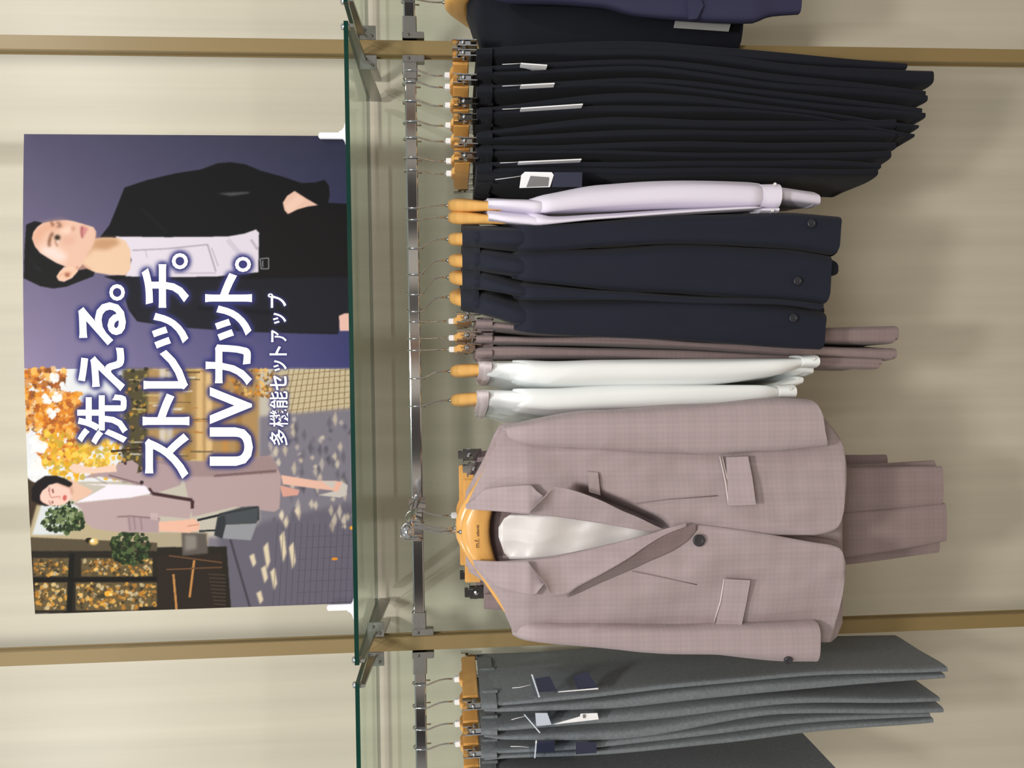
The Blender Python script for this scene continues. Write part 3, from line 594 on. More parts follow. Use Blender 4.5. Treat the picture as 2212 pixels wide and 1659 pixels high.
def clip_mesh():
    parts = [box_vf((-.009, -.0035, -.118), (.009, .0035, -.097))]
    for sy in (-1, 1):
        parts.append(box_vf((-.011, sy*.0055-.001, -.130), (.011, sy*.0055+.001, -.094)))
        parts.append(box_vf((-.007, sy*.0085-.001, -.100), (.007, sy*.0085+.001, -.084)))
        parts.append(lathe_vf([(.0046, 0), (.0040, .0022), (.001, .0034)], (0, sy*.0062, -.106), (0, sy, 0), 12))
    parts.append(lathe_vf([(.0045, 0), (.0042, .002), (.0026, .004), (.0006, .0048)], (.009, 0, -.104), (1, 0, 0), 12))
    parts.append(tube_vf([(-.016, 0, -.093), (.010, 0, -.093)], .0014, 8)); parts.append(tube_vf([(-.016, 0, -.106), (.010, 0, -.106)], .0014, 8))
    v, f = join_vf(parts); return mk('clip', v, f, M['chrome'], None, False, True)
def clip_hanger(label, loc, rz=-90, dy=.004, group='wooden clip hangers', dz=0., spread=.118):
    t = thing('clip_hanger', label, 'hanger', loc, group, (0, 0, math.radians(rz)))
    b = part_from('cb', 'bar', clip_bar, t, None); b.location = (0, dy, dz)
    for s in (-1, 1):
        c = part_from('cc', 'clip', clip_mesh, t, None); c.location = (s*spread, dy, dz); c.rotation_euler = (0, 0, 0 if s > 0 else math.pi)
    tube('hook', hook_pts(0, dy, .076-dz), .0017, M['chrome'], t, 8, local=True)
    o = box('swivel', (-.0055, dy-.0055, -.0845+dz), (.0055, dy+.0055, -.069+dz), M['white_plastic'], t, local=True, bev=.001)
    return t
def on_rail(y): p = at(897, y, 0); return (p.x, 0, RZ)

# ------------------------------------------------------------------ side-hung garments
def trousers(label, group, m, legs, wst, yf=(-.142, -.128), yb=(.135, .075), seed=0, wx=1034, name='trousers', cat='trousers', loops=True):
    """legs: lists of (x, ya, yb) front strips from waist to hem; wst: waist strip ya, yb"""
    c = at(wx, sum(wst)/2, 0); hem = max(l[-1][0] for l in legs); b = at(hem, sum(legs[0][-1][1:])/2, 0)
    t = thing(name, label, cat, (c.x, 0, b.z), group)
    for k, L in enumerate(legs):
        h = L[-1][0]; st = []
        for x, ya, yb_ in L:
            q = (x-wx)/(h-wx); q = min(1, max(0, q)); st.append((x, ya, yb_, yf[0]+(yf[1]-yf[0])*q, yb[0]+(yb[1]-yb[0])*q))
        loft('leg', st, m, t, n=34, p=4.2, seed=seed+k*.37, amp=.0035, freq=(9, 4))
    wb = loft('waistband', [(wx-4, wst[0]-1, wst[1]+1, yf[0]-.004, yb[0]+.004), (wx+30, wst[0]-2, wst[1]+2, yf[0]-.006, yb[0]+.006)], m, t, n=30, p=3.2, seed=seed, amp=.002)
    if loops:
        for fy in (-.10, .02):
            for s in (0, 1):
                a, z1 = at(wx-2, wst[s], yf[0]), at(wx+34, wst[s], yf[0]); X = at(wx+15, wst[s], yf[0]-.004).x
                sg = 1 if s == 0 else -1
                box('belt_loop', (X-sg*.001, fy-.004, z1.z), (X+sg*.0045, fy+.004, a.z), m, wb, bev=.0008)
    a = at(wx+20, (wst[0]+wst[1])/2, yf[0]-.007)
    return t
def side_top(name, label, cat, group, m, neck, shl, sleeve, hem, seed=0, neckm=None, collar=True, cuffbtn=None, gather=None, collar_len=36, tail=None, yf=-.205, nY=-.088, yaw=0.):
    """jacket or blouse on a side-hung hanger. neck: (x, ya, yb); shl: shoulder x; sleeve: (x, ya, yb) rows; hem: x, ya, yb of the body"""
    c = at(neck[0], (neck[1]+neck[2])/2, 0); b = at(hem[0], (hem[1]+hem[2])/2, -.15)
    t = thing(name, label, cat, (c.x, 0, b.z), group)
    x0, a0, b0 = neck; x1, a1, b1 = sleeve[0]
    mid = lambda q: (a0+(a1-a0)*q, b0+(b1-b0)*q)
    st = [(x0, a0, b0, nY, -nY), (x0+(shl-x0)*.18, *mid(.12), min(-.130, max(-.182, nY-.028)), .130), (x0+(shl-x0)*.45, *mid(.4), min(-.172, nY-.025), .166), (x0+(shl-x0)*.75, *mid(.7), min(-.190, nY-.03), .190), (shl, a1+1, b1-1, -.200, .198)]
    for x, ya, yb_ in sleeve[1:-1]:
        w = (yb_-ya)*.10; st.append((x, ya+w, yb_-w, -.178, .185))
    st.append((hem[0], hem[1], hem[2], -.165, .175))
    loft('body', st, m, t, n=38, p=3.4, seed=seed, amp=.003, freq=(10, 4), crimp=(.0012, 7) if gather else None, yaw=yaw)
    ss = [(x1, a1+3, b1-3, -.170, -.09), (x1+24, a1, b1, yf+.006, -.08)]+[(x, ya, yb_, yf, -.075) for x, ya, yb_ in sleeve[1:]]
    ss[1] = (x1+24, *[u+(v-u)*24/(sleeve[1][0]-x1) for u, v in zip(sleeve[0][1:], sleeve[1][1:])], yf+.004, -.08)
    if gather:
        gx_ = sleeve[-1][0]-gather; last = sleeve[-1]
        ss = [s for s in ss if s[0] < gx_-5]+[(gx_, last[1]+3, last[2]-3, yf+.012, -.11)]
        loft('sleeve', ss, m, t, n=30, p=2.8, seed=seed+.5, amp=.003, freq=(16, 4), crimp=(.0014, 5), yaw=yaw)
        cf = loft('cuff', [(gx_-2, last[1]-1, last[2]+1, yf+.008, -.105), (last[0], last[1]-3, last[2]+2, yf+.004, -.10)], m, t, n=24, p=2.6, seed=seed, amp=.001)
        button('button', last[0]-gather*.45, last[1]+7, yf+.003, 3.2, M['pearl'], cf)
    else:
        loft('sleeve', ss, m, t, n=40, p=5.0, seed=seed+.5, amp=.003, freq=(9, 5), tilt=(8, -12), yaw=yaw)
    for bx, by, bY in (cuffbtn or []):
        button('button', bx, by, bY, 9.5, M['nbutton'], t)
    if collar:
        loft('collar', [(x0-4, a0-3, b0+2, nY-(.010 if neckm else .006), .09), (x0+collar_len*.5, a0-4, b0+4, nY-(.026 if neckm else .042), .13), (x0+collar_len, a0-4, b0+5, nY-(.041 if neckm else .066), .15)], neckm or m, t, n=30, p=2.3, seed=seed, amp=.001, step=6, yaw=yaw)
    if tail: loft('tail', tail, m, t, n=24, p=2.6, seed=seed+2, amp=.003)
    return t

# black trousers beside the right-hand post
BT = [(157, (97, 124), [(1036, 97, 124), (1350, 78, 112), (1700, 110, 140), (1960, 132, 150)], [(1036, 104, 128), (1350, 96, 120), (1700, 128, 156), (2017, 143, 182)]),
      (182, (140, 162), [(1036, 140, 156), (1350, 122, 142), (1700, 152, 178), (2000, 192, 208)], [(1036, 148, 162), (1350, 140, 158), (1700, 172, 192), (2005, 203, 224)]),
      (222, (180, 205), [(1036, 180, 196), (1350, 160, 180), (1700, 196, 214), (1992, 228, 246)], [(1036, 190, 206), (1350, 176, 192), (1700, 210, 226), (2000, 240, 258)]),
      (266, (228, 252), [(1036, 228, 242), (1350, 192, 222), (1700, 228, 244), (1985, 266, 276)], [(1036, 240, 253), (1350, 222, 246), (1700, 242, 254), (1976, 286, 296)]),
      (301, (280, 304), [(1036, 280, 296), (1350, 250, 278), (1700, 256, 282), (1936, 249, 276)], [(1036, 292, 305), (1350, 274, 298), (1700, 278, 296), (1934, 272, 298)]),
      (343, (312, 338), [(1036, 312, 328), (1350, 303, 326), (1700, 300, 324), (1936, 305, 326)], [(1036, 326, 339), (1350, 322, 340), (1700, 322, 342), (1926, 322, 346)]),
      (370, (350, 378), [(1036, 350, 366), (1350, 343, 364), (1700, 341, 362), (1904, 350, 368)], [(1036, 362, 379), (1350, 360, 382), (1700, 358, 378), (1898, 362, 384)])]
ords = ['first', 'second', 'third', 'fourth', 'fifth', 'sixth', 'seventh']
for i, (hy, w, l1, l2) in enumerate(BT):
    trousers(ords[i]+' pair of black trousers counting from the post towards the lavender blouses', 'black trousers on the rail', M['black'], [l1, l2], w, seed=i*1.3)
    p = on_rail(hy); clip_hanger('wooden clip hanger holding the '+ords[i]+' pair of black trousers from the post', p, -90+[8, 10, 6, 4, 5, 3, 2][i], [-.006, -.006, -.006, -.005, -.004, -.005, -.005][i])
# grey trousers and skirt beyond the left-hand post
GT = [(1476, (1516, 1538), [(1046, 1516, 1528), (1300, 1490, 1508), (1700, 1450, 1466), (2048, 1440, 1455)], [(1046, 1527, 1540), (1300, 1510, 1538), (1700, 1468, 1497), (2042, 1455, 1468)]),
      (1525, (1572, 1594), [(1046, 1572, 1584), (1300, 1542, 1570), (1700, 1508, 1530), (2030, 1502, 1516)], [(1046, 1583, 1595), (1300, 1572, 1600), (1700, 1530, 1549), (2038, 1525, 1541)]),
      (1572, (1624, 1646), [(1046, 1624, 1636), (1300, 1602, 1620), (1700, 1554, 1572), (2010, 1540, 1552)], [(1046, 1635, 1647), (1300, 1620, 1636), (1700, 1572, 1590), (2017, 1550, 1565)])]
gl = ['charcoal grey trousers nearest the mauve jacket, hem peeking past its sleeve', 'charcoal grey trousers in the middle of the grey row', 'charcoal grey trousers next to the short grey skirt']
for i, (hy, w, l1, l2) in enumerate(GT):
    trousers(gl[i], 'grey trousers on the rail', M['grey'], [l1, l2], w, seed=20+i*1.7, wx=1044)
    clip_hanger(['wooden clip hanger with the grey trousers nearest the mauve jacket', 'wooden clip hanger with the middle grey trousers', 'wooden clip hanger with the grey trousers beside the skirt'][i], on_rail(hy), -90-[3, 4, 3][i], [.006, .006, .005][i])
trousers('charcoal grey skirt cut off by the frame, shortest of the grey pieces', None, M['grey'], [[(1046, 1672, 1690), (1300, 1690, 1712), (1700, 1680, 1708), (1822, 1676, 1706)]], (1672, 1694), seed=31, wx=1044, name='skirt', cat='skirt', yb=(.135, .13))
clip_hanger('wooden clip hanger with the grey skirt at the frame edge', on_rail(1614), -94, .004)

# lavender blouses
side_top('blouse', 'lavender blouse next to the black trousers, cuff button showing', 'blouse', 'lavender blouses', M['lav'], (1056, 425, 451), 1165,
         [(1150, 424, 467), (1200, 415, 462), (1300, 397, 455), (1500, 384, 446), (1640, 390, 447), (1690, 391, 446)], (1773, 412, 452), seed=41, collar=False, gather=38, nY=-.166, yaw=.17)
side_top('blouse', 'lavender blouse pressed against the first navy jacket', 'blouse', 'lavender blouses', M['lav'], (1056, 453, 479), 1165,
         [(1135, 455, 494), (1200, 468, 485), (1300, 462, 474), (1500, 450, 462), (1640, 448, 456), (1684, 448, 456)], (1680, 448, 458), seed=43, collar=False, gather=36, nY=-.166, yaw=.17)
wood_hanger('wooden hanger of the lavender blouse next to the black trousers', on_rail(449), -102, .005)
wood_hanger('wooden hanger of the lavender blouse next to the navy jackets', on_rail(474), -102.5, .004)
# navy jackets
NJ = [(536, (1003, 486, 534), [(1108, 484, 546), (1300, 476, 534), (1500, 463, 528), (1700, 459, 538), (1818, 467, 552)], (1812, 490, 560), [(1752, 483, -.2075)]),
      (592, (1003, 535, 586), [(1108, 546, 606), (1300, 538, 626), (1500, 531, 641), (1700, 540, 655), (1798, 556, 664)], (1812, 560, 605), [(1722, 607, -.208)]),
      (635, (1003, 586, 632), [(1112, 612, 650), (1300, 630, 652), (1500, 642, 656), (1700, 652, 664), (1780, 660, 672)], (1780, 655, 680), None),
      (671, (1000, 630, 680), [(1112, 656, 720), (1300, 656, 736), (1500, 652, 748), (1700, 664, 758), (1785, 680, 762)], (1775, 690, 750), [(1713, 687, -.208)])]
for i, (hy, nk, sl, hm, cb) in enumerate(NJ):
    side_top('navy_jacket', ['navy suit jacket beside the lavender blouses, longest sleeve', 'navy suit jacket second from the lavender blouses, widest sleeve', 'navy suit jacket squeezed thin between two others, no button showing', 'navy suit jacket beside the mauve trousers'][i], 'jacket', 'navy jackets on the rail', M['navy'], nk, 1118, sl, hm, seed=50+i*2.1, cuffbtn=cb, yaw=[.158, .175, .21, .26][i])
    wood_hanger(['wooden hanger of the navy jacket beside the lavender blouses', 'wooden hanger of the navy jacket second from the blouses', 'wooden hanger of the thin squeezed navy jacket', 'wooden hanger of the navy jacket beside the mauve trousers'][i], on_rail(hy), -90-[9, 10, 12, 14.5][i], [.0175, .027, .033, .027][i])
# mauve trousers
MT = [(696, (688, 708), [(1034, 688, 706), (1300, 713, 724), (1700, 708, 734), (1942, 700, 738)], [(1034, 690, 709), (1300, 716, 727), (1700, 712, 738), (1934, 705, 743)]),
      (732, (722, 741), [(1034, 722, 739), (1300, 729, 743), (1700, 742, 764), (1937, 746, 774)], [(1034, 724, 742), (1300, 732, 746), (1700, 745, 767), (1929, 749, 779)]),
      (757, (750, 774), [(1034, 750, 772), (1300, 748, 772), (1700, 766, 786), (1907, 776, 794)], [(1034, 752, 775), (1300, 751, 775), (1700, 769, 790), (1900, 779, 798)])]
for i, (hy, w, l1, l2) in enumerate(MT):
    trousers(['mauve trousers beside the last navy jacket', 'mauve trousers in the middle of three pairs', 'mauve trousers beside the white blouse, shortest hem of the three'][i], 'mauve trousers on the rail', M['mauve_d'], [l1, l2], w, seed=70+i*1.9)
    clip_hanger(['wooden clip hanger of the mauve trousers beside the navy jackets', 'wooden clip hanger of the middle mauve trousers', 'wooden clip hanger of the mauve trousers beside the white blouse'][i], on_rail(hy), -90, .001)
# white blouses
side_top('blouse', 'white blouse with pale mauve neckband beside the mauve trousers', 'blouse', 'white blouses', M['white'], (1040, 774, 804), 1140,
         [(1110, 771, 824), (1200, 774, 834), (1300, 771, 832), (1500, 770, 830), (1680, 769, 812), (1772, 768, 794)], (1758, 786, 814), seed=81, neckm=M['neck'], collar_len=22, gather=34, nY=-.148, yaw=-.10)
side_top('blouse', 'white blouse with pale mauve neckband beside the front mauve jacket', 'blouse', 'white blouses', M['white'], (1036, 836, 870), 1140,
         [(1110, 833, 882), (1200, 834, 890), (1300, 830, 890), (1500, 826, 886), (1650, 824, 872), (1722, 832, 862)], (1736, 808, 834), seed=83, neckm=M['neck'], collar_len=20, gather=34, nY=-.148, yaw=-.15)
wood_hanger('wooden hanger of the white blouse beside the mauve trousers', on_rail(818), -88.5, .014)
wood_hanger('wooden hanger of the white blouse beside the front mauve jacket', on_rail(878), -86, .011)

# ------------------------------------------------------------------ trousers shown face-out behind the front jacket
def face_trousers(label, wst, hemst, Yf, wx, hx, mid, seed, name='trousers', cat='trousers', th=.026):
    c = at(wx, sum(wst)/2, Yf); b = at(hx, sum(hemst)/2, Yf); t = thing(name, label, cat, (c.x, Yf, b.z), 'mauve pieces behind the front jacket')
    for k in (0, 1):
        s = lambda r: (r[0], (r[0]+r[1])/2+1) if k == 0 else ((r[0]+r[1])/2-1, r[1])
        m_ = ((wst[0]+hemst[0])/2, (wst[1]+hemst[1])/2+18)
        loft('leg', [(wx, *s(wst), Yf, Yf+th), (wx+330, *s((m_[0], m_[1])), Yf, Yf+th), (mid[0], *s(mid[1:]), Yf, Yf+th*.8), (hx-(8 if k == 0 else 0), *s(hemst), Yf, Yf+th*.7)], M['mauve_d'], t, n=30, p=3.4, seed=seed+k, amp=.0015)
    wb = loft('waistband', [(wx-6, wst[0]-2, wst[1]+2, Yf-.004, Yf+th+.004), (wx+36, wst[0]-4, wst[1]+4, Yf-.005, Yf+th+.005)], M['mauve_d'], t, n=34, p=3.4, seed=seed, amp=.002)
    for q in (.12, .30, .72, .9):
        y = wst[0]+(wst[1]-wst[0])*q; a, d = at(wx-4, y-4, Yf-.006), at(wx+40, y+4, Yf-.006); box('belt_loop', (a.x, Yf-.010, d.z), (d.x, Yf-.0045, a.z), M['mauve_d'], wb, bev=.001)
    return t
face_trousers('dark mauve trousers hanging face-out right behind the front jacket, lowest hem', (1000, 1318), (1008, 1172), -.125, 1050, 2046, (1830, 1010, 1206), 90)
face_trousers('mauve trousers hung behind the lowest trousers, hem edges peeking out both sides', (990, 1290), (997, 1197), -.075, 1040, 2031, (1830, 1004, 1222), 93)
face_trousers('shortest mauve trousers hung rearmost behind the front jacket', (978, 1270), (982, 1150), -.02, 1032, 1926, (1830, 984, 1160), 96)
fz = RZ+.0045
def face_hanger(kind, label, y, Yp, dz, x=1010):
    p = at(x, y, Yp); f_ = clip_hanger if kind == 'clip' else wood_hanger
    return f_(label, (p.x, Yp, fz), 0, 0, dz=dz) if kind == 'clip' else f_(label, (p.x, Yp, fz), 0, 0, dz=dz)
face_hanger('clip', 'wooden clip hanger right behind the front jacket, chrome clips both ends', 1146, -.112, -.012)
face_hanger('clip', 'shaded wooden clip hanger with round crown behind the front hangers', 1112, -.060, -.004)
# ------------------------------------------------------------------ right bay: dark jackets cut off by the frame
c = at(1600, 0, 0)
t = thing('black_jacket', 'black jacket at the frame edge beyond the post, pale label on it', 'jacket', (c.x+.1, .02, c.z))
loft('body', [(1008, -90, 20, -.02, .05), (1020, -120, 44, -.04, .06), (1032, -135, 70, -.06, .07), (1042, -150, 96, -.06, .07), (1120, -180, 118, -.07, .08), (1400, -180, 112, -.06, .08), (1606, -180, 98, -.05, .07)], M['black'], t, n=40, p=3.4, seed=101, amp=.003, step=8)
sheet('care_label', [(1460, 38, -.082), (1580, 46, -.082), (1574, 68, -.082), (1455, 60, -.082)], M['taggrey'], t, .0015)
t = thing('navy_jacket', 'blue navy jacket at the frame edge in front of the black one', 'jacket', (c.x+.1, -.15, c.z))
loft('body', [(1040, -110, -30, -.132, -.10), (1075, -160, -12, -.135, -.095), (1110, -185, -6, -.135, -.095), (1200, -190, -4, -.135, -.095), (1300, -190, 4, -.135, -.095), (1382, -190, 26, -.135, -.095), (1500, -190, 36, -.135, -.095), (1630, -190, 41, -.135, -.098), (1672, -190, 28, -.132, -.10), (1733, -190, 24, -.13, -.10)], M['navy2'], t, n=40, p=4, seed=103, amp=.002)
loft('sleeve', [(1085, -205, -165, -.130, -.08), (1150, -232, -170, -.140, -.07), (1400, -244, -182, -.145, -.075), (1690, -252, -190, -.150, -.085)], M['navy2'], t, n=34, p=3.4, seed=105, amp=.003)
sheet('pocket_flap', [(1500, -40, -.139), (1520, 12, -.139), (1506, 40, -.139), (1488, 42, -.139), (1482, -40, -.139)], M['navy2'], t, .004)
wood_hanger('wooden hanger at the frame edge carrying the dark jackets', on_rail(4), -88, 0)

# ------------------------------------------------------------------ the face-out mauve jacket
JY = -.268
def jY(x, y, k=0):
    q = (y-1150)/235.0; r = min(1, max(0, (x-1000)/140))
    return JY+.020-.045*r*(1-min(1, q*q)) + .03*max(0, (abs(q)-.72))*r - k + .0075*noise.noise(Vector((x*.007, y*.013, 3)))+.003*noise.noise(Vector((x*.016+y*.01, y*.026, 9)))
def front_jacket(label, dx, dyp, dY, full=True):
    S = lambda st: [(x+dx, a+dyp, b+dyp) for x, a, b in st]
    f = lambda k=0: (lambda x, y: jY(x-dx, y-dyp, k)+dY)
    c = at(1826, 1150, JY+dY); t = thing('suit_jacket', label, 'jacket', (c.x, JY+dY, c.z), 'mauve checked suit jackets shown face-out')
    m = M['mauve']
    bk = S([(1012, 1075, 1235), (1050, 1005, 1262), (1090, 928, 1320), (1112, 925, 1368), (1300, 945, 1368), (1550, 945, 1370), (1700, 940, 1376), (1790, 930, 1388), (1806, 938, 1378), (1820, 962, 1345)])
    patch('back_panel', bk, lambda x, y: JY+dY+.070-.02*(1-((y-dyp-1150)/235)**2)+.025*max(0, 1-(x-dx-1000)/110), m, t, nc=24, th=.004)
    R = S([(1010, 1088, 1099), (1030, 1046, 1101), (1050, 1006, 1102), (1070, 966, 1104), (1090, 930, 1105), (1120, 930, 1107), (1142, 934, 1108), (1285, 955, 1128), (1415, 965, 1146), (1450, 966, 1149), (1509, 966, 1152), (1650, 965, 1155), (1753, 948, 1156), (1785, 915, 1151), (1800, 930, 1146), (1812, 946, 1138), (1820, 958, 1118), (1826, 974, 1085), (1829, 1005, 1040)])
    L = S([(1024, 1216, 1224), (1050, 1214, 1256), (1081, 1213, 1300), (1098, 1212, 1340), (1110, 1211, 1366), (1142, 1209, 1372), (1285, 1184, 1369), (1387, 1160, 1368), (1450, 1142, 1368), (1485, 1132, 1369), (1509, 1134, 1369), (1650, 1153, 1372), (1765, 1173, 1380), (1793, 1177, 1388), (1804, 1180, 1350), (1814, 1184, 1315), (1822, 1195, 1275), (1827, 1215, 1240)])
    def groove(x, y):                         # slot sunk into the chest to darken the gap behind the standing lapel
        xx, yy = x-dx, y-dyp; u = (xx-1240)/208; d = (yy-(1056+(1143-1056)*u))*.92
        return .068*math.exp(-(d/12)**2)*max(0, min(1, u*6, (1.02-u)*5))
    patch('front_panel', R, lambda x, y: f(0)(x, y)+groove(x, y), m, t, nc=44, step=6)
    patch('front_panel', L, f(.006), m, t, nc=26, step=7)
    # sleeves: inner seam tucked over the body, cuffs slightly forward
    sY = JY+dY
    sl = loft('sleeve', [(1088, 922, 946, sY+.02, sY+.065), (1120, 912, 958, sY+.002, sY+.075), (1175, 902, 968, sY-.008, sY+.075), (1264, 893, 980, sY-.012, sY+.07), (1407, 882, 983, sY-.018, sY+.06), (1550, 872, 984, sY-.024, sY+.05), (1671, 866, 981, sY-.03, sY+.045), (1740, 862, 970, sY-.032, sY+.04), (1788, 862, 962, sY-.034, sY+.035)], m, t, n=44, p=3.4, seed=111, amp=.005, freq=(8, 7), tilt=(-24, 6))
    s2 = loft('sleeve', [(1108, 1345, 1376, sY+.02, sY+.065), (1130, 1345, 1388, sY+.002, sY+.075), (1163, 1346, 1394, sY-.010, sY+.075), (1228, 1346, 1399, sY-.012, sY+.07), (1407, 1352, 1414, sY-.018, sY+.06), (1529, 1358, 1423, sY-.024, sY+.05), (1610, 1357, 1430, sY-.028, sY+.045), (1700, 1355, 1436, sY-.032, sY+.04), (1774, 1353, 1438, sY-.034, sY+.035)], m, t, n=44, p=3.4, seed=113, amp=.004, freq=(8, 7), tilt=(2, -4))
    if not full: return t
    button('button', 1702, 1425, sY-.028, 10, M['button'], s2, (-.5, -1, 0))
    P = lambda pts, k: [(x, y, jY(x, y, k)) for x, y in pts]
    # inside: lining, and back neck with its shade put into the colour
    patch('lining', [(1077, 1140, 1160), (1098, 1112, 1208), (1180, 1112, 1208), (1300, 1124, 1190), (1400, 1140, 1168), (1440, 1144, 1152)], lambda x, y: jY(x, y)+.018+.010*math.sin(x*.06+y*.03)*.3, M['lining'], t, nc=14, th=.003)
    patch('back_neck', [(1044, 1104, 1214), (1080, 1100, 1218), (1130, 1100, 1218), (1180, 1105, 1210)], lambda x, y: JY+.052, M['under'], t, nc=10, th=.003)
    # collar and lapels
    KF = lambda ki, ko, sw: (lambda x, y, q: jY(x, y, ki(x)+(ko(x)-ki(x))*((1-q) if sw else q)**1.3))
    ramp = lambda x, a, b, u, v: u+(v-u)*min(1, max(0, (x-a)/(b-a)))
    cR = [(1006, 1090, 1099), (1024, 1078, 1101), (1050, 1056, 1103), (1092, 1051, 1106), (1146, 1048, 1111), (1160, 1061, 1091), (1175, 1073, 1077)]
    patch('collar', cR, KF(lambda x: .008, lambda x: ramp(x, 1010, 1100, .004, .020), True), m, t, nc=10, step=4, frac=True, th=.003)
    cL = [(1022, 1210, 1216), (1050, 1212, 1245), (1078, 1213, 1270), (1100, 1213, 1277), (1142, 1212, 1285), (1155, 1231, 1287), (1165, 1246, 1274), (1175, 1258, 1262)]
    patch('collar', cL, KF(lambda x: .012, lambda x: ramp(x, 1010, 1100, .006, .024), False), m, t, nc=10, step=4, frac=True, th=.003)
    oR = lambda x: ramp(x, 1310, 1446, .046, .007); oL = lambda x: ramp(x, 1340, 1490, .036, .014)
    lR = [(1144, 1106, 1112), (1175, 1074, 1114), (1199, 1051, 1116), (1240, 1060, 1122), (1300, 1082, 1131), (1346, 1104, 1139), (1380, 1118, 1145), (1415, 1135, 1150), (1442, 1147, 1151)]
    patch('lapel', lR, KF(lambda x: .010, oR, True), m, t, nc=12, step=4, frac=True, th=.003)
    lL = [(1142, 1211, 1216), (1175, 1207, 1260), (1195, 1205, 1289), (1224, 1198, 1284), (1246, 1193, 1269), (1300, 1180, 1240), (1358, 1166, 1206), (1400, 1155, 1177), (1440, 1142, 1154), (1484, 1130, 1137)]
    patch('lapel', lL, KF(lambda x: .016, oL, False), m, t, nc=12, step=4, frac=True, th=.003)
    # turned-under edges of the lapels: they slope back from the lifted edge to the chest
    uL = [(1226, 1283, 1291), (1246, 1268, 1283), (1300, 1239, 1258), (1366, 1199, 1230), (1400, 1176, 1214), (1448, 1150, 1193), (1484, 1136, 1170), (1506, 1134, 1145)]
    patch('lapel_underside', uL, lambda x, y, q: jY(x, y, (oL(x)-.003)*(1-q)+.0075*q), M['under'], t, nc=8, step=5, frac=True, th=.002)  # shade below the lifted edge put into the darker mauve
    button('button', 1509, 1167, jY(1509, 1167, .012), 13.5, M['button'], t)
    # pockets: welt, piping, flap
    for fl_, we in (([(1570, 988), (1616, 986), (1625, 1030), (1633, 1090), (1574, 1092)], [(1555, 986), (1567, 1040), (1574, 1092)]), ([(1568, 1251), (1621, 1254), (1613, 1300), (1602, 1352), (1545, 1358), (1560, 1300)], [(1564, 1251), (1556, 1300), (1537, 1360)])):
        yc = sum(q[1] for q in fl_)/len(fl_); fp = sheet('pocket_flap', [(x, y, jY(1590, yc, .014)-.00016*(x-1590)+(jY(1590, yc+40)-jY(1590, yc-40))/80*(y-yc)) for x, y in fl_], m, t, .004)
        for o_, mm, w in ((0, 'thread', 2.2), (5, 'thread', 2.2), (2.6, 'under', 3)):
            tube('piping', [at(x+o_, y, jY(x+o_, y, .0085)) for x, y in we], w*.55*1.46/FPX, M[mm], fp, 6)
    cw = sheet('chest_pocket', P([(1269, 1019), (1292, 1021), (1297, 1070), (1273, 1063)], .007), m, t, .005)
    for ln in ([(1374, 1088), (1440, 1079), (1549, 1071)], [(1366, 1234), (1440, 1249), (1505, 1263)]): tube('dart_seam', [at(x, y, jY(x, y, .004 if y < 1150 else .0066)) for x, y in ln], .0009, M['under'], t, 6)
    return t
front_jacket('mauve checked one-button suit jacket facing out in front of everything', 0, 0, 0)
front_jacket('second mauve jacket directly behind the front one, only its shoulder edge showing', -6, -12, .062, False)
# its hanger and the one behind
def printed(o, txts):
    for s, x, z, size in txts:
        cu = bpy.data.curves.new('print', 'FONT'); cu.body = s; cu.size = size; cu.offset = .0002; cu.resolution_u = 2
        f = bpy.data.objects.new('print', cu); C.objects.link(f); dg = bpy.context.evaluated_depsgraph_get(); dg.update()
        me = bpy.data.meshes.new_from_object(f.evaluated_get(dg)); C.objects.unlink(f); bpy.data.objects.remove(f)
        v = [(x+p.co.x, -.0142, z+p.co.y) for p in me.vertices]; fa = [tuple(p.vertices) for p in me.polygons]; bpy.data.meshes.remove(me)
        mk('lettering', v, fa, M['ink'], o, False, True)
hp = at(1005, 1149, JY+.034)
h = wood_hanger('wooden hanger of the front mauve jacket, brown printed letters on it', (hp.x, JY+.034, fz), 0, 0, dz=-.020)
printed(h.children[0], [('m.f.', -.026, -.1005, .011), ('editorial', -.006, -.1005, .006)])
wood_hanger('wooden hanger of the second mauve jacket, peeking behind the printed one', (at(1000, 1140, JY+.058).x, JY+.058, fz), 0, 0, dz=-.010)

# ------------------------------------------------------------------ price tags
def strip_tag(label, x0, x1, y, y1, Y, split, group='price tags on the black trousers'):
    a, b = at(x0, y, Y), at(x1, y1, Y); t = thing('price_tag', label, 'tag', a, group); w = .0011; D_ = .030
    s = a+(b-a)*split
    for n_, p, q, m in (('sleeve', a, s, 'white_plastic'), ('card', s, b, 'tagpaper')):
        V = [(p.x-w, Y, p.z), (p.x+w, Y, p.z), (q.x+w, Y, q.z), (q.x-w, Y, q.z), (p.x-w, Y+D_, p.z), (p.x+w, Y+D_, p.z), (q.x+w, Y+D_, q.z), (q.x-w, Y+D_, q.z)]
        mk(n_, V, [(0, 1, 2, 3), (7, 6, 5, 4), (0, 4, 5, 1), (1, 5, 6, 2), (2, 6, 7, 3), (3, 7, 4, 0)], M[m], t, False)
    tube('string', [at(x0-40, y+2, Y+.004), at(x0-18, y+1, Y), a], .0006, M['tagpaper'], t, 5)
strip_tag('white price tag edge on the black trousers nearest the post', 1125, 1182, 137, 141, -.158, .4)
strip_tag('white price tag edge on the second black trousers from the post', 1125, 1198, 184, 180, -.158, .45)
strip_tag('long white price tag edge on the third black trousers from the post', 1125, 1259, 234, 225, -.158, .5)
strip_tag('long white price tag edge on the sixth black trousers from the post', 1120, 1256, 350, 344, -.158, .3)
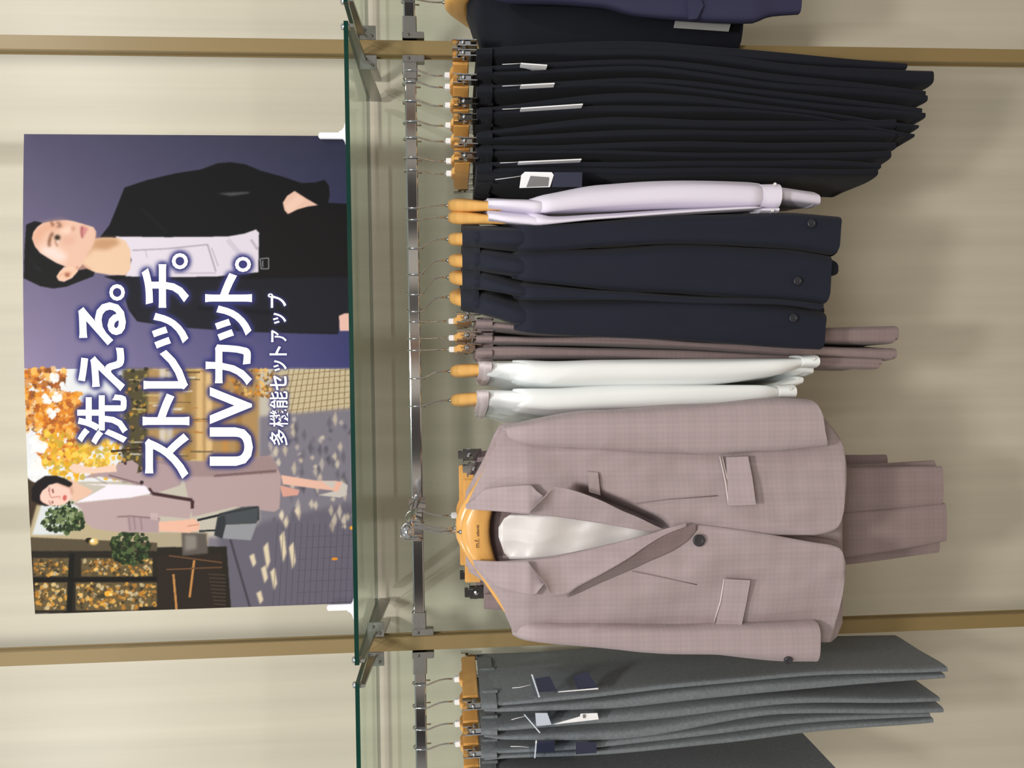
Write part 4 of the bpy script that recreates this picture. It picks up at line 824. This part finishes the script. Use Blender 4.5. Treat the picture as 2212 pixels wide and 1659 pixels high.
def flat_tag(label, pieces, Y, group, st):
    c = pieces[0][1][0]; t = thing('price_tag', label, 'tag', at(c[0], c[1], Y), group)
    for i, (n_, pts, m) in enumerate(pieces): sheet(n_, [(x, y, Y-.0012*i) for x, y in pts], M[m], t, .0009)
    tube('string', [at(x, y, Y+.001) for x, y in st], .0006, M['tagpaper'], t, 5)
flat_tag('price tag in a white framed sleeve on the black trousers beside the lavender blouses', [('card', [(1196, 372), (1258, 372), (1257, 404), (1192, 404)], 'tagnavy'), ('sleeve', [(1126, 378), (1134, 371), (1192, 372), (1196, 378), (1188, 404), (1122, 406)], 'white_plastic'), ('window', [(1146, 380), (1186, 383), (1184, 402), (1137, 404)], 'inkgrey')], -.170, 'price tags on the black trousers', [(1070, 388), (1100, 384), (1128, 380)])
K = lambda pts: [(1020+a*.1803, 1360+b*.1803) for a, b in pts]
flat_tag('clear sleeved navy price tag on the grey trousers nearest the mauve jacket', [('hang_card', K([(1200, 560), (1380, 500), (1510, 700), (1270, 725)]), 'tagnavy'), ('card', K([(755, 590), (930, 560), (1020, 740), (800, 750)]), 'tagnavy'), ('rim', K([(1030, 742), (1510, 698), (1510, 715), (1030, 752)]), 'tagpaper'), ('fold_line', K([(705, 540), (725, 540), (812, 808), (795, 812)]), 'tagpaper'), ('sleeve', K([(690, 560), (940, 505), (1180, 470), (1265, 700), (1030, 745), (735, 810)]), 'clear_plastic')], -.165, 'price tags on the grey trousers', K([(480, 700), (580, 690), (700, 660)]))
flat_tag('white price tag on the middle grey trousers', [('hang_card', K([(950, 1140), (1290, 1042), (1300, 1008), (1500, 1000), (1515, 1076)]), 'tagpaper'), ('card', K([(755, 1000), (900, 1000), (950, 1140), (768, 1157)]), 'tagpaper'), ('price_print', K([(1325, 1020), (1355, 1018), (1358, 1060), (1328, 1062)]), 'inkgrey'), ('fold_line', K([(615, 1018), (632, 1016), (818, 1232), (808, 1243)]), 'tagpaper'), ('sleeve', K([(615, 1020), (940, 980), (1000, 1160), (815, 1242)]), 'clear_plastic')], -.165, 'price tags on the grey trousers', K([(470, 1080), (540, 1060), (630, 1040)]))
flat_tag('clear sleeved navy price tag on the grey trousers beside the skirt', [('hang_card', K([(1245, 1355), (1490, 1352), (1490, 1478), (1240, 1495)]), 'tagnavy'), ('card', K([(778, 1335), (990, 1332), (990, 1475), (770, 1478)]), 'tagnavy'), ('fold_line', K([(760, 1330), (776, 1330), (758, 1540), (742, 1540)]), 'tagpaper'), ('sleeve', K([(680, 1380), (1010, 1330), (1220, 1330), (1222, 1582), (690, 1542)]), 'clear_plastic')], -.165, 'price tags on the grey trousers', K([(460, 1400), (560, 1400), (680, 1410)]))
